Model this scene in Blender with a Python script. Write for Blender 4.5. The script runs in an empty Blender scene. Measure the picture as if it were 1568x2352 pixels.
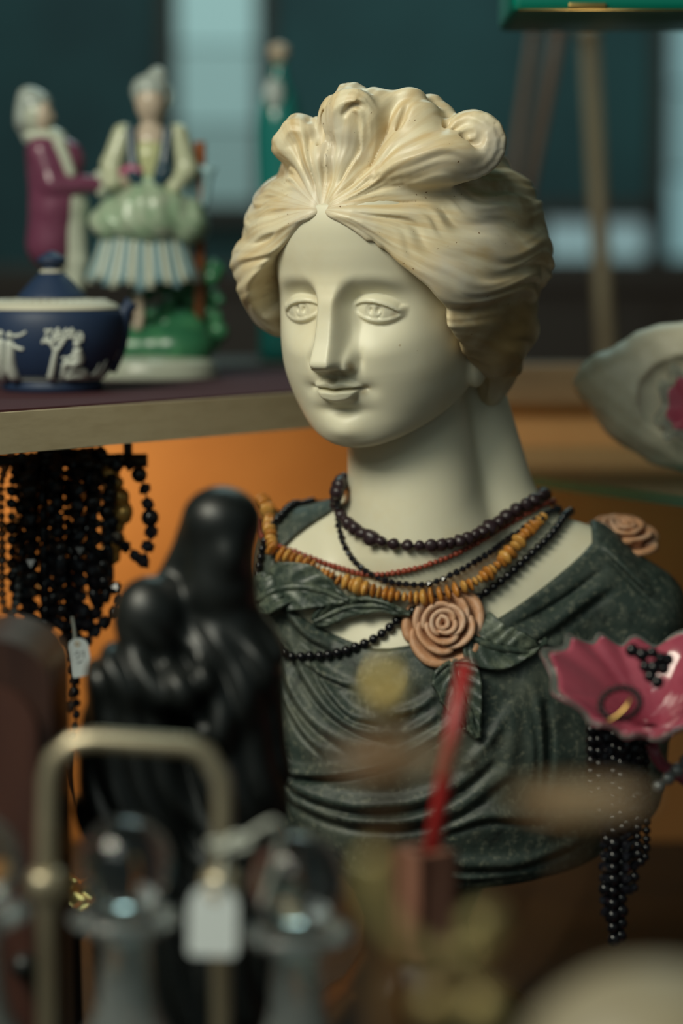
import bpy, bmesh, math, random
import numpy as np
from mathutils import Vector, Matrix
from mathutils.bvhtree import BVHTree

SC = bpy.context.scene
COL = SC.collection
random.seed(7)
RNG = np.random.default_rng(7)

# ------------------------------------------------------------------ camera
FPX = 85.0 / 36.0 * 2352.0                     # focal length in pixels of the 1568 x 2352 frame
PITCH = math.atan(576.0 / FPX)
CAMP = np.array([0.0, -1.5, 0.5])
cam_d = bpy.data.cameras.new('camera')
cam = bpy.data.objects.new('camera', cam_d)
COL.objects.link(cam)
cam_d.sensor_fit = 'VERTICAL'
cam_d.sensor_height = 36.0
cam_d.sensor_width = 24.0
cam_d.lens = 85.0
cam_d.clip_start = 0.02
cam.location = CAMP
cam.rotation_euler = (math.pi / 2 - PITCH, 0, 0)
cam_d.dof.use_dof = True
cam_d.dof.focus_distance = 1.405
cam_d.dof.aperture_fstop = 2.8
SC.camera = cam

# ------------------------------------------------------------------ light
SC.view_settings.view_transform = 'Standard'
SC.view_settings.look = 'None'
SC.view_settings.exposure = 0.0
SC.view_settings.gamma = 1.0
SC.view_settings.use_curve_mapping = False
wd = bpy.data.worlds.new('overcast_sky')
SC.world = wd
wd.use_nodes = True
wd.node_tree.nodes['Background'].inputs[0].default_value = (0.50, 0.66, 0.64, 1)
wd.node_tree.nodes['Background'].inputs[1].default_value = 0.16

def area(name, loc, target, sx, sy, energy, color):
    l = bpy.data.lights.new(name, 'AREA')
    l.shape = 'RECTANGLE'
    l.size, l.size_y, l.energy, l.color = sx, sy, energy, color
    o = bpy.data.objects.new(name, l)
    COL.objects.link(o)
    o.location = loc
    o.rotation_euler = (Vector(target) - Vector(loc)).to_track_quat('-Z', 'Y').to_euler()
    return o
# daylight falling in through the shop window, from the street side, high and to the left
area('window_daylight', (-0.80, -1.95, 1.70), (0.05, 0.0, 0.40), 1.3, 1.0, 11.0, (0.93, 1.0, 0.88))
# the display lamp in the roof of the window, above and a little left of the bust
area('display_lamp', (-0.72, -0.92, 1.28), (0.04, 0.0, 0.47), 0.60, 0.50, 14.0, (1.0, 0.96, 0.77))
# warm strip lamp under the left shelf, at the back of the case
area('shelf_strip_lamp', (-0.30, 0.30, 0.375), (-0.30, 0.56, 0.16), 0.40, 0.04, 1.6, (1.0, 0.60, 0.25))
# added unseen lamp that brightens the far teal wall
area('shop_ceiling_lamp', (0.1, 1.9, 2.15), (0.1, 2.2, 0.0), 1.2, 0.8, 20.0, (0.62, 0.92, 0.90))

# ------------------------------------------------------------------ helpers
_cf = np.array([0, math.cos(PITCH), -math.sin(PITCH)])
_cu = np.array([0, math.sin(PITCH), math.cos(PITCH)])
_cr = np.array([1.0, 0, 0])
S = 1.5 / FPX                                   # metres per photo pixel at the bust

def ray(px, py):
    return _cf + _cr * ((px - 784) / FPX) - _cu * ((py - 1176) / FPX)

def at(px, py, y):
    """world point seen at a pixel, standing at world depth y"""
    r = ray(px, py)
    return Vector(CAMP + r * ((y - CAMP[1]) / r[1]))

def scale_at(y):
    return (y + 1.5) / FPX                      # metres per pixel at depth y

# ---- materials
MATS = {}
def nodes_of(m):
    m.use_nodes = True
    return m.node_tree.nodes, m.node_tree.links

def set_in(b, **kw):
    names = dict(rough='Roughness', metal='Metallic', spec='Specular IOR Level', trans='Transmission Weight', ior='IOR',
                 sss='Subsurface Weight', coat='Coat Weight', coat_rough='Coat Roughness', alpha='Alpha')
    for k, v in kw.items():
        b.inputs[names[k]].default_value = v

def mat(name, color, rough=0.5, metal=0.0, noise=None, bump=0.0, bump_scale=80.0, spots=None, sss=0.0, sss_r=(0.01, 0.008, 0.005), coords='Object', **kw):
    """principled material; noise=(colour2, scale, contrast lo, hi, stretch) mixes in a second colour"""
    if name in MATS:
        return MATS[name]
    m = bpy.data.materials.new(name)
    N, L = nodes_of(m)
    b = N['Principled BSDF']
    b.inputs['Base Color'].default_value = (*color, 1)
    set_in(b, rough=rough, metal=metal, **kw)
    if sss:
        set_in(b, sss=sss)
        b.inputs['Subsurface Radius'].default_value = (1, .8, .5)
        b.inputs['Subsurface Scale'].default_value = sss_r[0]
    tc = N.new('ShaderNodeTexCoord')
    cur = None
    for spec in ([noise] if noise else []) + (spots or []):
        c2, sc, lo, hi = spec[:4]
        mp = N.new('ShaderNodeMapping')
        if len(spec) > 4:
            mp.inputs['Scale'].default_value = spec[4]
        L.new(tc.outputs[coords], mp.inputs[0])
        nz = N.new('ShaderNodeTexNoise')
        nz.inputs['Scale'].default_value = sc
        nz.inputs['Detail'].default_value = 6
        nz.inputs['Roughness'].default_value = 0.65
        L.new(mp.outputs[0], nz.inputs['Vector'])
        rp = N.new('ShaderNodeValToRGB')
        rp.color_ramp.elements[0].position = lo
        rp.color_ramp.elements[0].color = (0, 0, 0, 1)
        rp.color_ramp.elements[1].position = hi
        rp.color_ramp.elements[1].color = (1, 1, 1, 1)
        L.new(nz.outputs['Fac'], rp.inputs[0])
        mx = N.new('ShaderNodeMix')
        mx.data_type = 'RGBA'
        L.new(rp.outputs[0], mx.inputs[0])
        if cur is None:
            mx.inputs[6].default_value = (*color, 1)
        else:
            L.new(cur, mx.inputs[6])
        mx.inputs[7].default_value = (*c2, 1)
        cur = mx.outputs[2]
    if cur is not None:
        L.new(cur, b.inputs['Base Color'])
    if bump:
        nz = N.new('ShaderNodeTexNoise')
        nz.inputs['Scale'].default_value = bump_scale
        nz.inputs['Detail'].default_value = 5
        L.new(tc.outputs[coords], nz.inputs['Vector'])
        bp = N.new('ShaderNodeBump')
        bp.inputs['Strength'].default_value = bump
        bp.inputs['Distance'].default_value = 0.002
        L.new(nz.outputs['Fac'], bp.inputs['Height'])
        L.new(bp.outputs[0], b.inputs['Normal'])
    MATS[name] = m
    return m

# ---- objects
def tag(o, label=None, cat=None, group=None, kind=None):
    if label: o['label'] = label
    if cat: o['category'] = cat
    if group: o['group'] = group
    if kind: o['kind'] = kind
    return o

def empty(name, loc, label=None, cat=None, group=None, rotz=0.0):
    o = bpy.data.objects.new(name, None)
    o.empty_display_size = 0.02
    COL.objects.link(o)
    o.location = loc
    o.rotation_euler = (0, 0, rotz)
    return tag(o, label, cat, group)

def world_of(o):
    m = Matrix.LocRotScale(o.location, o.rotation_euler, o.scale)
    return world_of(o.parent) @ m if o.parent else m

def mesh_obj(name, verts, faces, material, parent=None, smooth=True, attrs=None):
    """verts are WORLD coordinates; stored relative to the parent, so that parts sit under their thing"""
    V = np.asarray(verts, dtype=np.float64).reshape(-1, 3)
    if parent is not None:
        M = np.array(world_of(parent).inverted())
        V = V @ M[:3, :3].T + M[:3, 3]
        off = None
    else:
        off = (V.min(0) + V.max(0)) / 2
        off[2] = V[:, 2].min()
        V = V - off
    me = bpy.data.meshes.new(name)
    if isinstance(faces, np.ndarray) and faces.ndim == 2:
        k = faces.shape[1]
        me.vertices.add(len(V))
        me.vertices.foreach_set('co', V.astype(np.float32).ravel())
        me.loops.add(faces.size)
        me.loops.foreach_set('vertex_index', faces.astype(np.int32).ravel())
        me.polygons.add(len(faces))
        me.polygons.foreach_set('loop_start', np.arange(0, faces.size, k, dtype=np.int32))
        me.update(calc_edges=True)
    else:
        me.from_pydata([tuple(v) for v in V], [], [tuple(f) for f in faces])
        me.update()
    me.polygons.foreach_set('use_smooth', np.full(len(me.polygons), smooth))
    for an, av in (attrs or {}).items():
        at_ = me.attributes.new(an, 'FLOAT', 'POINT')
        at_.data.foreach_set('value', np.asarray(av, np.float32))
    if material: me.materials.append(material)
    o = bpy.data.objects.new(name, me)
    COL.objects.link(o)
    if parent is not None: o.parent = parent
    else: o.location = off
    return o

class MB:
    """collects shapes into one mesh, in world coordinates"""
    def __init__(s): s.v, s.f, s.n = [], [], 0
    def add(s, V, F):
        V = np.asarray(V, float).reshape(-1, 3)
        s.v.append(V)
        s.f += [tuple(int(i) + s.n for i in f) for f in F]
        s.n += len(V)
        return s
    def box(s, c, size, rot=None, bev=0.0):
        bm = bmesh.new()
        bmesh.ops.create_cube(bm, size=1.0)
        bmesh.ops.scale(bm, vec=size, verts=bm.verts)
        if bev:
            bmesh.ops.bevel(bm, geom=bm.edges[:], offset=bev, segments=2, affect='EDGES', profile=0.7)
        M = Matrix.Translation(c) @ (rot.to_4x4() if rot is not None else Matrix())
        bmesh.ops.transform(bm, matrix=M, verts=bm.verts)
        return s.bm(bm)
    def bm(s, bm):
        bm.verts.index_update()
        s.add([v.co[:] for v in bm.verts], [[v.index for v in f.verts] for f in bm.faces])
        bm.free()
        return s
    def tube(s, pts, rad, n=10, cap=True, squash=None, groove=None):
        pts = [np.asarray(p, float) for p in pts]
        m = len(pts)
        rad = [rad] * m if np.isscalar(rad) else list(rad)
        T = []
        for i in range(m):
            t = pts[min(i + 1, m - 1)] - pts[max(i - 1, 0)]
            T.append(t / (np.linalg.norm(t) + 1e-12))
        ref = np.array([0, 0, 1.0]) if abs(T[0][2]) < .9 else np.array([1.0, 0, 0])
        A = np.cross(T[0], ref); A /= np.linalg.norm(A)
        V, F = [], []
        for i in range(m):
            A = A - T[i] * np.dot(A, T[i]); A /= np.linalg.norm(A) + 1e-12
            B = np.cross(T[i], A)
            for k in range(n):
                a = 2 * math.pi * k / n
                q = squash or (1, 1)
                V.append(pts[i] + rad[i] * (A * math.cos(a) * q[0] + B * math.sin(a) * q[1]))
        for i in range(m - 1):
            for k in range(n):
                F.append((i * n + k, i * n + (k + 1) % n, (i + 1) * n + (k + 1) % n, (i + 1) * n + k))
        if cap:
            F.append(tuple(range(n - 1, -1, -1)))
            F.append(tuple((m - 1) * n + k for k in range(n)))
        return s.add(V, F)
    def lathe(s, c, prof, n=40, axis=None, flute=None, arc=None):
        """prof: (radius, height) pairs about c; axis: rotation matrix; flute=(count, depth, lo, hi)"""
        c = np.asarray(c, float)
        V, F = [], []
        for (r, h) in prof:
            for k in range(n):
                a = 2 * math.pi * k / n
                rr = r
                if flute and flute[2] <= h <= flute[3]:
                    rr = r * (1 - flute[1] * (0.5 + 0.5 * math.cos(flute[0] * a)))
                p = Vector((rr * math.cos(a), rr * math.sin(a), h))
                if axis is not None: p = axis @ p
                V.append(c + np.array(p))
        m = len(prof)
        for i in range(m - 1):
            for k in range(n):
                F.append((i * n + k, i * n + (k + 1) % n, (i + 1) * n + (k + 1) % n, (i + 1) * n + k))
        if prof[0][0] > 1e-6: F.append(tuple(range(n - 1, -1, -1)))
        if prof[-1][0] > 1e-6: F.append(tuple((m - 1) * n + k for k in range(n)))
        return s.add(V, F)
    def ball(s, c, r, seg=12, rings=8, sc=(1, 1, 1), rot=None):
        bm = bmesh.new()
        bmesh.ops.create_uvsphere(bm, u_segments=seg, v_segments=rings, radius=r)
        bmesh.ops.scale(bm, vec=sc, verts=bm.verts)
        M = Matrix.Translation(c) @ (rot.to_4x4() if rot is not None else Matrix())
        bmesh.ops.transform(bm, matrix=M, verts=bm.verts)
        return s.bm(bm)
    def prism(s, outline, fr, thick):
        """outline: 2-D points; fr: function (x, y, z) -> world; extruded from z=0 to z=thick"""
        n = len(outline)
        V = [fr(x, y, 0) for x, y in outline] + [fr(x, y, thick) for x, y in outline]
        F = [tuple(range(n - 1, -1, -1)), tuple(range(n, 2 * n))] + [(i, (i + 1) % n, n + (i + 1) % n, n + i) for i in range(n)]
        return s.add(V, F)
    def build(s, name, material, parent=None, smooth=True, fix=False):
        V = np.concatenate(s.v)
        o = mesh_obj(name, V, s.f, material, parent, smooth)
        if fix:
            bm = bmesh.new(); bm.from_mesh(o.data)
            bmesh.ops.recalc_face_normals(bm, faces=bm.faces)
            bm.to_mesh(o.data); bm.free()
        return o

def sharp(o, ang=35):
    o.data.set_sharp_from_angle(angle=math.radians(ang))
    return o

def spline(pts, n=40, closed=False):
    """Catmull-Rom through pts, about n samples, evenly spaced"""
    P = np.asarray(pts, float)
    if closed: Q = np.vstack([P[-1], P, P[0], P[1]])
    else: Q = np.vstack([2 * P[0] - P[1], P, 2 * P[-1] - P[-2]])
    out = []
    for i in range(len(Q) - 3):
        p0, p1, p2, p3 = Q[i:i + 4]
        t = np.linspace(0, 1, 24, endpoint=False)[:, None]
        out.append(.5 * ((2 * p1) + (-p0 + p2) * t + (2 * p0 - 5 * p1 + 4 * p2 - p3) * t * t + (-p0 + 3 * p1 - 3 * p2 + p3) * t ** 3))
    if not closed: out.append(P[-1:])
    D = np.vstack(out)
    if closed: D = np.vstack([D, D[:1]])
    L = np.concatenate([[0], np.cumsum(np.linalg.norm(np.diff(D, axis=0), axis=1))])
    q = np.linspace(0, L[-1], n)
    return np.stack([np.interp(q, L, D[:, k]) for k in range(P.shape[1])], 1)

def curve_fn(xs, ys):
    """smooth 1-D function through points (xs increasing)"""
    P = np.stack([np.asarray(xs, float), np.asarray(ys, float)], 1)
    D = spline(P, 600)
    o = np.argsort(D[:, 0])
    X, Y = D[o, 0], D[o, 1]
    return lambda q: np.interp(q, X, Y)

# ---- carving by distance fields
def smin(a, b, k):
    h = np.maximum(k - np.abs(a - b), 0) / k
    return np.minimum(a, b) - h * h * k * 0.25
def smax(a, b, k):
    return -smin(-a, -b, k)
def sstep(x, a, b):
    t = np.clip((x - a) / (b - a), 0, 1)
    return t * t * (3 - 2 * t)
def ell(P, c, r):
    q = (P - np.asarray(c, np.float32)) / np.asarray(r, np.float32)
    k0 = np.sqrt((q * q).sum(1)) + 1e-9
    q2 = q / np.asarray(r, np.float32)
    k1 = np.sqrt((q2 * q2).sum(1)) + 1e-9
    return k0 * (k0 - 1) / k1
def cap(P, a, b, ra, rb):
    a = np.asarray(a, np.float32); b = np.asarray(b, np.float32)
    ab = b - a
    t = np.clip(((P - a) @ ab) / (ab @ ab), 0, 1)
    return np.sqrt((((P - a) - t[:, None] * ab) ** 2).sum(1)) - (ra + (rb - ra) * t)
def chain(P, pts, rad, groove=None, far=36.0):
    """swept tube along pts; groove=(count, depth, phase, twist) carves strands along it"""
    pts = np.asarray(pts, np.float32)
    rad = np.asarray(rad, np.float32)
    lo = pts.min(0) - rad.max() - far
    hi = pts.max(0) + rad.max() + far
    c = (lo + hi) / 2; h = (hi - lo) / 2
    off = np.abs(P - c) - h
    mx = off.max(1)
    out = np.maximum(mx, 0) + far
    idx = np.nonzero(mx < 0)[0]
    if not len(idx): return out
    Q = np.ascontiguousarray(P[idx].T)
    best = np.full(len(idx), far, np.float32)
    bt = np.zeros(len(idx), np.float32)
    ang = np.zeros(len(idx), np.float32)
    A = None
    for i in range(len(pts) - 1):
        a, b = pts[i], pts[i + 1]
        R = max(rad[i], rad[i + 1]) + far
        l, g = np.minimum(a, b) - R, np.maximum(a, b) + R
        k = np.nonzero((Q[0] > l[0]) & (Q[0] < g[0]) & (Q[1] > l[1]) & (Q[1] < g[1]) & (Q[2] > l[2]) & (Q[2] < g[2]))[0]
        ab = b - a
        L2 = float(ab @ ab)
        T = ab / math.sqrt(L2)
        if A is None:
            A = np.cross(T, np.array([.3, .2, 1.], np.float32))
        A = A - T * (A @ T); A = A / np.linalg.norm(A)
        B = np.cross(T, A)
        if not len(k): continue
        x, y, z = Q[0][k] - a[0], Q[1][k] - a[1], Q[2][k] - a[2]
        t = np.clip((x * ab[0] + y * ab[1] + z * ab[2]) / L2, 0, 1)
        x -= t * ab[0]; y -= t * ab[1]; z -= t * ab[2]
        d = np.sqrt(x * x + y * y + z * z) - (rad[i] + (rad[i + 1] - rad[i]) * t)
        m = d < best[k]
        km = k[m]
        best[km] = d[m]
        if groove:
            ang[km] = np.arctan2((x * B[0] + y * B[1] + z * B[2])[m], (x * A[0] + y * A[1] + z * A[2])[m])
            bt[km] = i + t[m]
    if groove:
        n, dep, ph, tw = groove
        x = ang * n + ph + bt * tw
        endf = np.clip(np.minimum(bt, len(pts) - 1 - bt) / 3, 0, 1)
        best = best - dep * endf * (np.cos(x) + .45 * np.cos(2.3 * x + 1.3 + ph))
    out[idx] = best
    return out

def sdf_mesh(fn, lo, hi, h):
    """fn: (N,3)->(N,) ; returns verts, quads of the zero level (surface nets, evaluated only near the surface)"""
    lo = np.asarray(lo, float)
    K = 4
    nc = np.ceil((np.asarray(hi, float) - lo) / (h * K)).astype(int) + 1
    ax = [lo[i] + np.arange(nc[i]) * h * K for i in range(3)]
    G = np.stack(np.meshgrid(*ax, indexing='ij'), -1).reshape(-1, 3).astype(np.float32)
    D = np.concatenate([fn(G[i:i + 200000]) for i in range(0, len(G), 200000)]).reshape(nc)
    near = np.abs(D) < h * K * 1.5
    n = (nc - 1) * K
    def blk(A, op):
        R = A[:-1, :-1, :-1].copy()
        for dx in (0, 1):
            for dy in (0, 1):
                for dz in (0, 1):
                    R = op(R, A[dx:nc[0] - 1 + dx, dy:nc[1] - 1 + dy, dz:nc[2] - 1 + dz])
        return R
    act = blk(near, np.logical_or)
    sg = D[:-1, :-1, :-1]
    V = np.repeat(np.repeat(np.repeat(np.where(sg < 0, -99, 99).astype(np.float32), K, 0), K, 1), K, 2)
    M = np.repeat(np.repeat(np.repeat(act, K, 0), K, 1), K, 2)
    I = np.argwhere(M)
    pts = (lo + I * h).astype(np.float32)
    val = np.concatenate([fn(pts[i:i + 250000]) for i in range(0, len(pts), 250000)])
    V[M] = val
    s = V < 0
    c = np.zeros(np.array(V.shape) - 1, np.int8)
    for dx in (0, 1):
        for dy in (0, 1):
            for dz in (0, 1):
                c += s[dx:V.shape[0] - 1 + dx, dy:V.shape[1] - 1 + dy, dz:V.shape[2] - 1 + dz]
    actc = (c > 0) & (c < 8)
    cells = np.argwhere(actc)
    cid = np.full(c.shape, -1, np.int32)
    cid[actc] = np.arange(len(cells))
    acc = np.zeros((len(cells), 3)); cnt = np.zeros(len(cells))
    cor = [(x, y, z) for x in (0, 1) for y in (0, 1) for z in (0, 1)]
    for a in cor:
        for axis in range(3):
            if a[axis]: continue
            b = list(a); b[axis] = 1
            va = V[cells[:, 0] + a[0], cells[:, 1] + a[1], cells[:, 2] + a[2]]
            vb = V[cells[:, 0] + b[0], cells[:, 1] + b[1], cells[:, 2] + b[2]]
            m = (va < 0) != (vb < 0)
            t = np.where(m, va / np.where(m, va - vb, 1), 0)
            p = np.tile(np.array(a, float), (len(cells), 1)); p[:, axis] += t
            acc[m] += p[m]; cnt[m] += 1
    vert = lo + (cells + acc / cnt[:, None]) * h
    quads = []
    for axis in range(3):
        o1, o2 = (axis + 1) % 3, (axis + 2) % 3
        sl = [slice(None)] * 3; sl[axis] = slice(0, -1)
        sl2 = [slice(None)] * 3; sl2[axis] = slice(1, None)
        ch = s[tuple(sl)] != s[tuple(sl2)]
        E = np.argwhere(ch)
        ok = (E[:, o1] > 0) & (E[:, o2] > 0) & (E[:, o1] < V.shape[o1] - 1) & (E[:, o2] < V.shape[o2] - 1)
        E = E[ok]
        ins = s[E[:, 0], E[:, 1], E[:, 2]]
        def cell(d1, d2):
            q = E.copy(); q[:, o1] -= d1; q[:, o2] -= d2
            return cid[q[:, 0], q[:, 1], q[:, 2]]
        q = np.stack([cell(1, 1), cell(0, 1), cell(0, 0), cell(1, 0)], 1)
        q[~ins] = q[~ins][:, ::-1]
        quads.append(q[(q >= 0).all(1)])
    return vert, np.concatenate(quads).astype(np.int32)

def sheet(mb, G, thick):
    """grid of world points (m x n x 3) given a thickness, closed all round"""
    G = np.asarray(G, float)
    m, n = G.shape[:2]
    du = np.gradient(G, axis=0); dv = np.gradient(G, axis=1)
    N = np.cross(du, dv); N /= np.linalg.norm(N, axis=2, keepdims=True) + 1e-12
    th = thick if np.isscalar(thick) else np.asarray(thick)[..., None]
    V = np.concatenate([(G + N * th / 2).reshape(-1, 3), (G - N * th / 2).reshape(-1, 3)])
    o = m * n
    F = []
    for i in range(m - 1):
        for j in range(n - 1):
            a, b, c, d = i * n + j, (i + 1) * n + j, (i + 1) * n + j + 1, i * n + j + 1
            F.append((a, b, c, d)); F.append((o + d, o + c, o + b, o + a))
    edge = [(i, 0) for i in range(m)] + [(m - 1, j) for j in range(1, n)] + [(i, n - 1) for i in range(m - 2, -1, -1)] + [(0, j) for j in range(n - 2, 0, -1)]
    ids = [i * n + j for i, j in edge]
    for k in range(len(ids)):
        a, b = ids[k], ids[(k + 1) % len(ids)]
        F.append((b, a, o + a, o + b))
    return mb.add(V, F)

class Frame:
    """photo-pixel coordinates around a depth: P(px, py, dy) with dy in pixels, away from the camera"""
    def __init__(s, y): s.y, s.s = y, scale_at(y)
    def __call__(s, px, py, dy=0.0):
        c = np.array(at(px, py, s.y))
        return c + np.array([0, dy * s.s, 0])
    def r(s, px): return px * s.s

def sculpt(name, fr, prims, material, parent=None, h=3.0, k=10, extra=None):
    """smoothly joined solid from ('e', px, py, dy, rx, rz, rdepth) and ('c', (px,py,dy), (px,py,dy), r1, r2), pixel units at depth fr"""
    s = fr.s
    pr, lo, hi = [], [], []
    for p in prims:
        if p[0] == 'e':
            c = fr(p[1], p[2], p[3]) / s; r = np.array([p[4], p[6], p[5]], float)
            pr.append(('e', c, r)); lo.append(c - r); hi.append(c + r)
        else:
            a, b = fr(*p[1]) / s, fr(*p[2]) / s
            pr.append(('c', a, b, p[3], p[4])); R = max(p[3], p[4])
            lo.append(np.minimum(a, b) - R); hi.append(np.maximum(a, b) + R)
    lo = np.min(lo, 0) - 14; hi = np.max(hi, 0) + 14
    def fn(P):
        d = None
        for p in pr:
            q = ell(P, p[1], p[2]) if p[0] == 'e' else cap(P, *p[1:])
            d = q if d is None else smin(d, q, k)
        if extra is not None: d = extra(P, d)
        return d
    V, Q = sdf_mesh(fn, lo, hi, h)
    return mesh_obj(name, V * s, Q, material, parent)

def bvh(*mesh):
    vs, fs, n = [], [], 0
    for V, F in mesh:
        vs.append(np.asarray(V)); fs.append(np.asarray(F) + n); n += len(V)
    V = np.concatenate(vs); F = np.concatenate(fs)
    return BVHTree.FromPolygons(V.tolist(), F.tolist())

def shared_mesh(name, mb, material, smooth=True):
    me = bpy.data.meshes.new(name)
    V = np.concatenate(mb.v)
    me.from_pydata([tuple(v) for v in V], [], mb.f)
    me.update()
    me.polygons.foreach_set('use_smooth', np.full(len(me.polygons), smooth))
    me.materials.append(material)
    return me

def inst(name, me, parent, loc, size, rot=None):
    """a copy of a shared mesh under parent, at a WORLD place (parent has no rotation)"""
    o = bpy.data.objects.new(name, me)
    COL.objects.link(o)
    if parent is not None:
        o.parent = parent
        o.location = Vector(loc) - parent.location
    else: o.location = loc
    o.scale = (size, size, size) if np.isscalar(size) else size
    if rot is not None: o.rotation_euler = rot
    return o
# ------------------------------------------------------------------ the shop and its display window
M_FLOOR = mat('dark_display_cloth', (0.030, 0.022, 0.016), 0.8, noise=((0.05, 0.034, 0.02), 20.0, .4, .7))
M_BOARD = mat('tan_back_board', (0.42, 0.23, 0.085), 0.6, noise=((0.36, 0.18, 0.06), 6.0, .4, .7))
M_TRIM = mat('varnished_rail', (0.20, 0.125, 0.06), 0.5, noise=((0.14, 0.08, 0.035), 14.0, .4, .7, (1, 8, 8)))
M_TEAL = mat('dark_teal_wall', (0.020, 0.085, 0.092), 0.7, noise=((0.010, 0.040, 0.048), 1.6, .4, .65))
M_DARK = mat('dark_brown_side', (0.035, 0.024, 0.018), 0.6)
M_CREAM = mat('cream_painted_wood', (0.72, 0.60, 0.39), 0.5, noise=((0.62, 0.50, 0.31), 30.0, .45, .7, (1, 1, 6)))
M_MAROON = mat('maroon_baize', (0.060, 0.012, 0.020), 0.9, bump=0.3, bump_scale=400)
M_SHELFGLASS = mat('green_edged_glass', (0.10, 0.40, 0.33), 0.05, trans=0.85, ior=1.5)

def struct(name, mb, m, parent=None, smooth=False):
    o = mb.build(name, m, parent, smooth)
    if parent is None: tag(o, kind='structure')
    return o
struct('floor', MB().box((0, 0.75, -0.01), (5.0, 4.6, 0.02)), M_FLOOR)
struct('wall_back', MB().box((0.0, 0.56, 0.200), (2.6, 0.02, 0.398), None, 0.001), M_BOARD)
rail = MB().box((0.0, 0.552, 0.397), (2.6, 0.05, 0.034), None, 0.003)
struct('trim_1', rail, M_TRIM)
struct('wall_far', MB().box((0, 3.0, 1.0), (5.0, 0.06, 2.4)), M_TEAL)
struct('wall_left', MB().box((-1.5, 1.05, 1.0), (0.04, 3.9, 2.4)), M_TEAL)
struct('wall_right', MB().box((1.5, 1.05, 1.0), (0.04, 3.9, 2.4)), M_DARK)
struct('ceiling', MB().box((0, 1.05, 2.21), (3.1, 3.9, 0.04)), M_TEAL)

# added glowing windows in the far wall, standing for street reflections on the glass
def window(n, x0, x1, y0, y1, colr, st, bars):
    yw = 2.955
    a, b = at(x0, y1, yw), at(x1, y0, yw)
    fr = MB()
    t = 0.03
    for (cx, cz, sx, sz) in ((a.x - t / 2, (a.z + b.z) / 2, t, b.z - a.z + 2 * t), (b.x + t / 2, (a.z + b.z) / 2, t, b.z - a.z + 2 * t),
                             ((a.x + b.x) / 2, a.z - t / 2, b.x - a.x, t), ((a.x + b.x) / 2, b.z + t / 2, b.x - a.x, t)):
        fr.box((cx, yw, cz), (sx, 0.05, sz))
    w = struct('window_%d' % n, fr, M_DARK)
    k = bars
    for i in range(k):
        z0 = a.z + (b.z - a.z) * i / k; z1 = a.z + (b.z - a.z) * (i + 1) / k
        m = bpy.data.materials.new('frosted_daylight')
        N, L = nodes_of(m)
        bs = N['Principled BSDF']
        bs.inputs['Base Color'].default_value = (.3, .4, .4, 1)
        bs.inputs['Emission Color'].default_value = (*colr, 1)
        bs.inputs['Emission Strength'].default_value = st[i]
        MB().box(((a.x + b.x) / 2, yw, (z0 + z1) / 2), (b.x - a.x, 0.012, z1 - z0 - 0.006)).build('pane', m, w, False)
    return w
window(1, 412, 588, -260, 470, (0.42, 0.72, 0.70), (0.12, 0.26, 0.38, 0.42), 4)  # panels dim downward, imitating the fade of the reflected band
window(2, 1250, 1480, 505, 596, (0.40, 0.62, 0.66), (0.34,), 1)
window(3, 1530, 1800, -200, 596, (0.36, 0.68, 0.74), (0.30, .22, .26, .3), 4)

sbx = empty('sideboard', (0.0, 2.3, 0.0), 'long dark sideboard far back in the shop', 'sideboard')
MB().box((0.0, 2.3, 0.24), (2.9, 0.45, 0.44), None, .004).build('carcass', M_DARK, sbx, False)
MB().box((0.0, 2.3, 0.475), (2.94, 0.48, 0.03), None, .004).build('top', M_DARK, sbx, False)
for k in range(6):
    xk = -1.2 + .48 * k
    dr = MB().box((xk, 2.07, 0.25), (.44, .014, .36), None, .003).build('door', M_DARK, sbx, False)
    MB().ball((xk + .18, 2.055, .26), .012, 10, 8).build('knob', M_TRIM, dr)
for sx in (-1.35, 1.35):
    MB().box((sx, 2.3, 0.01), (.08, .4, .02)).build('foot', M_DARK, sbx, False)

# left shelf: painted front, baize top; its front runs away to the right
SH_Z = 0.4125
fa, fb = at(-260, 960, -0.145), at(900, 870, 0.225)
fa.z = fb.z = SH_Z
dirv = (fb - fa).normalized()
def shelf(name, p, q, back, z, th, m, lip):
    out = [(p.x, p.y), (q.x, q.y), (q.x + 0.02, back), (p.x - 0.30, back), (p.x - 0.30, p.y - 0.1)]
    return MB().prism(out, lambda x, y, zz: (x, y, z - th + zz), th)
sl = shelf('left_shelf', fa, fb, 0.53, SH_Z - 0.0015, 0.0245, None, 0).build('display_shelf', M_CREAM, None, False)
tag(sl, 'cream painted wooden shelf carrying the teapot and the figurines', 'shelf')
off = Vector((-dirv.y, dirv.x, 0)) * 0.004
ba = shelf('baize', fa + off, fb + off, 0.525, SH_Z, 0.0025, None, 0).build('baize_top', M_MAROON, sl, False)
tag(ba, 'dark maroon baize covering')

# right glass shelf
ga, gb = at(1120, 1084, 0.285), at(1700, 1160, 0.04)
GL_Z = at(1220, 1090, 0.25).z
mbg = MB().prism([(ga.x, ga.y), (gb.x, gb.y), (gb.x + 0.25, gb.y + .02), (gb.x + 0.25, 0.52), (ga.x, 0.52)], lambda x, y, zz: (x, y, GL_Z - 0.0075 + zz), 0.0075)
gs = mbg.build('glass_shelf', M_SHELFGLASS, None, False)
tag(gs, 'green-edged glass shelf under the pale stone on the right', 'shelf')
for (bx, by) in ((ga.x + 0.03, 0.50), (gb.x + 0.10, 0.50)):
    MB().box((bx, by + 0.012, GL_Z - 0.017), (0.016, 0.07, 0.018), None, 0.002).build('bracket', M_TRIM, gs, False)
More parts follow.
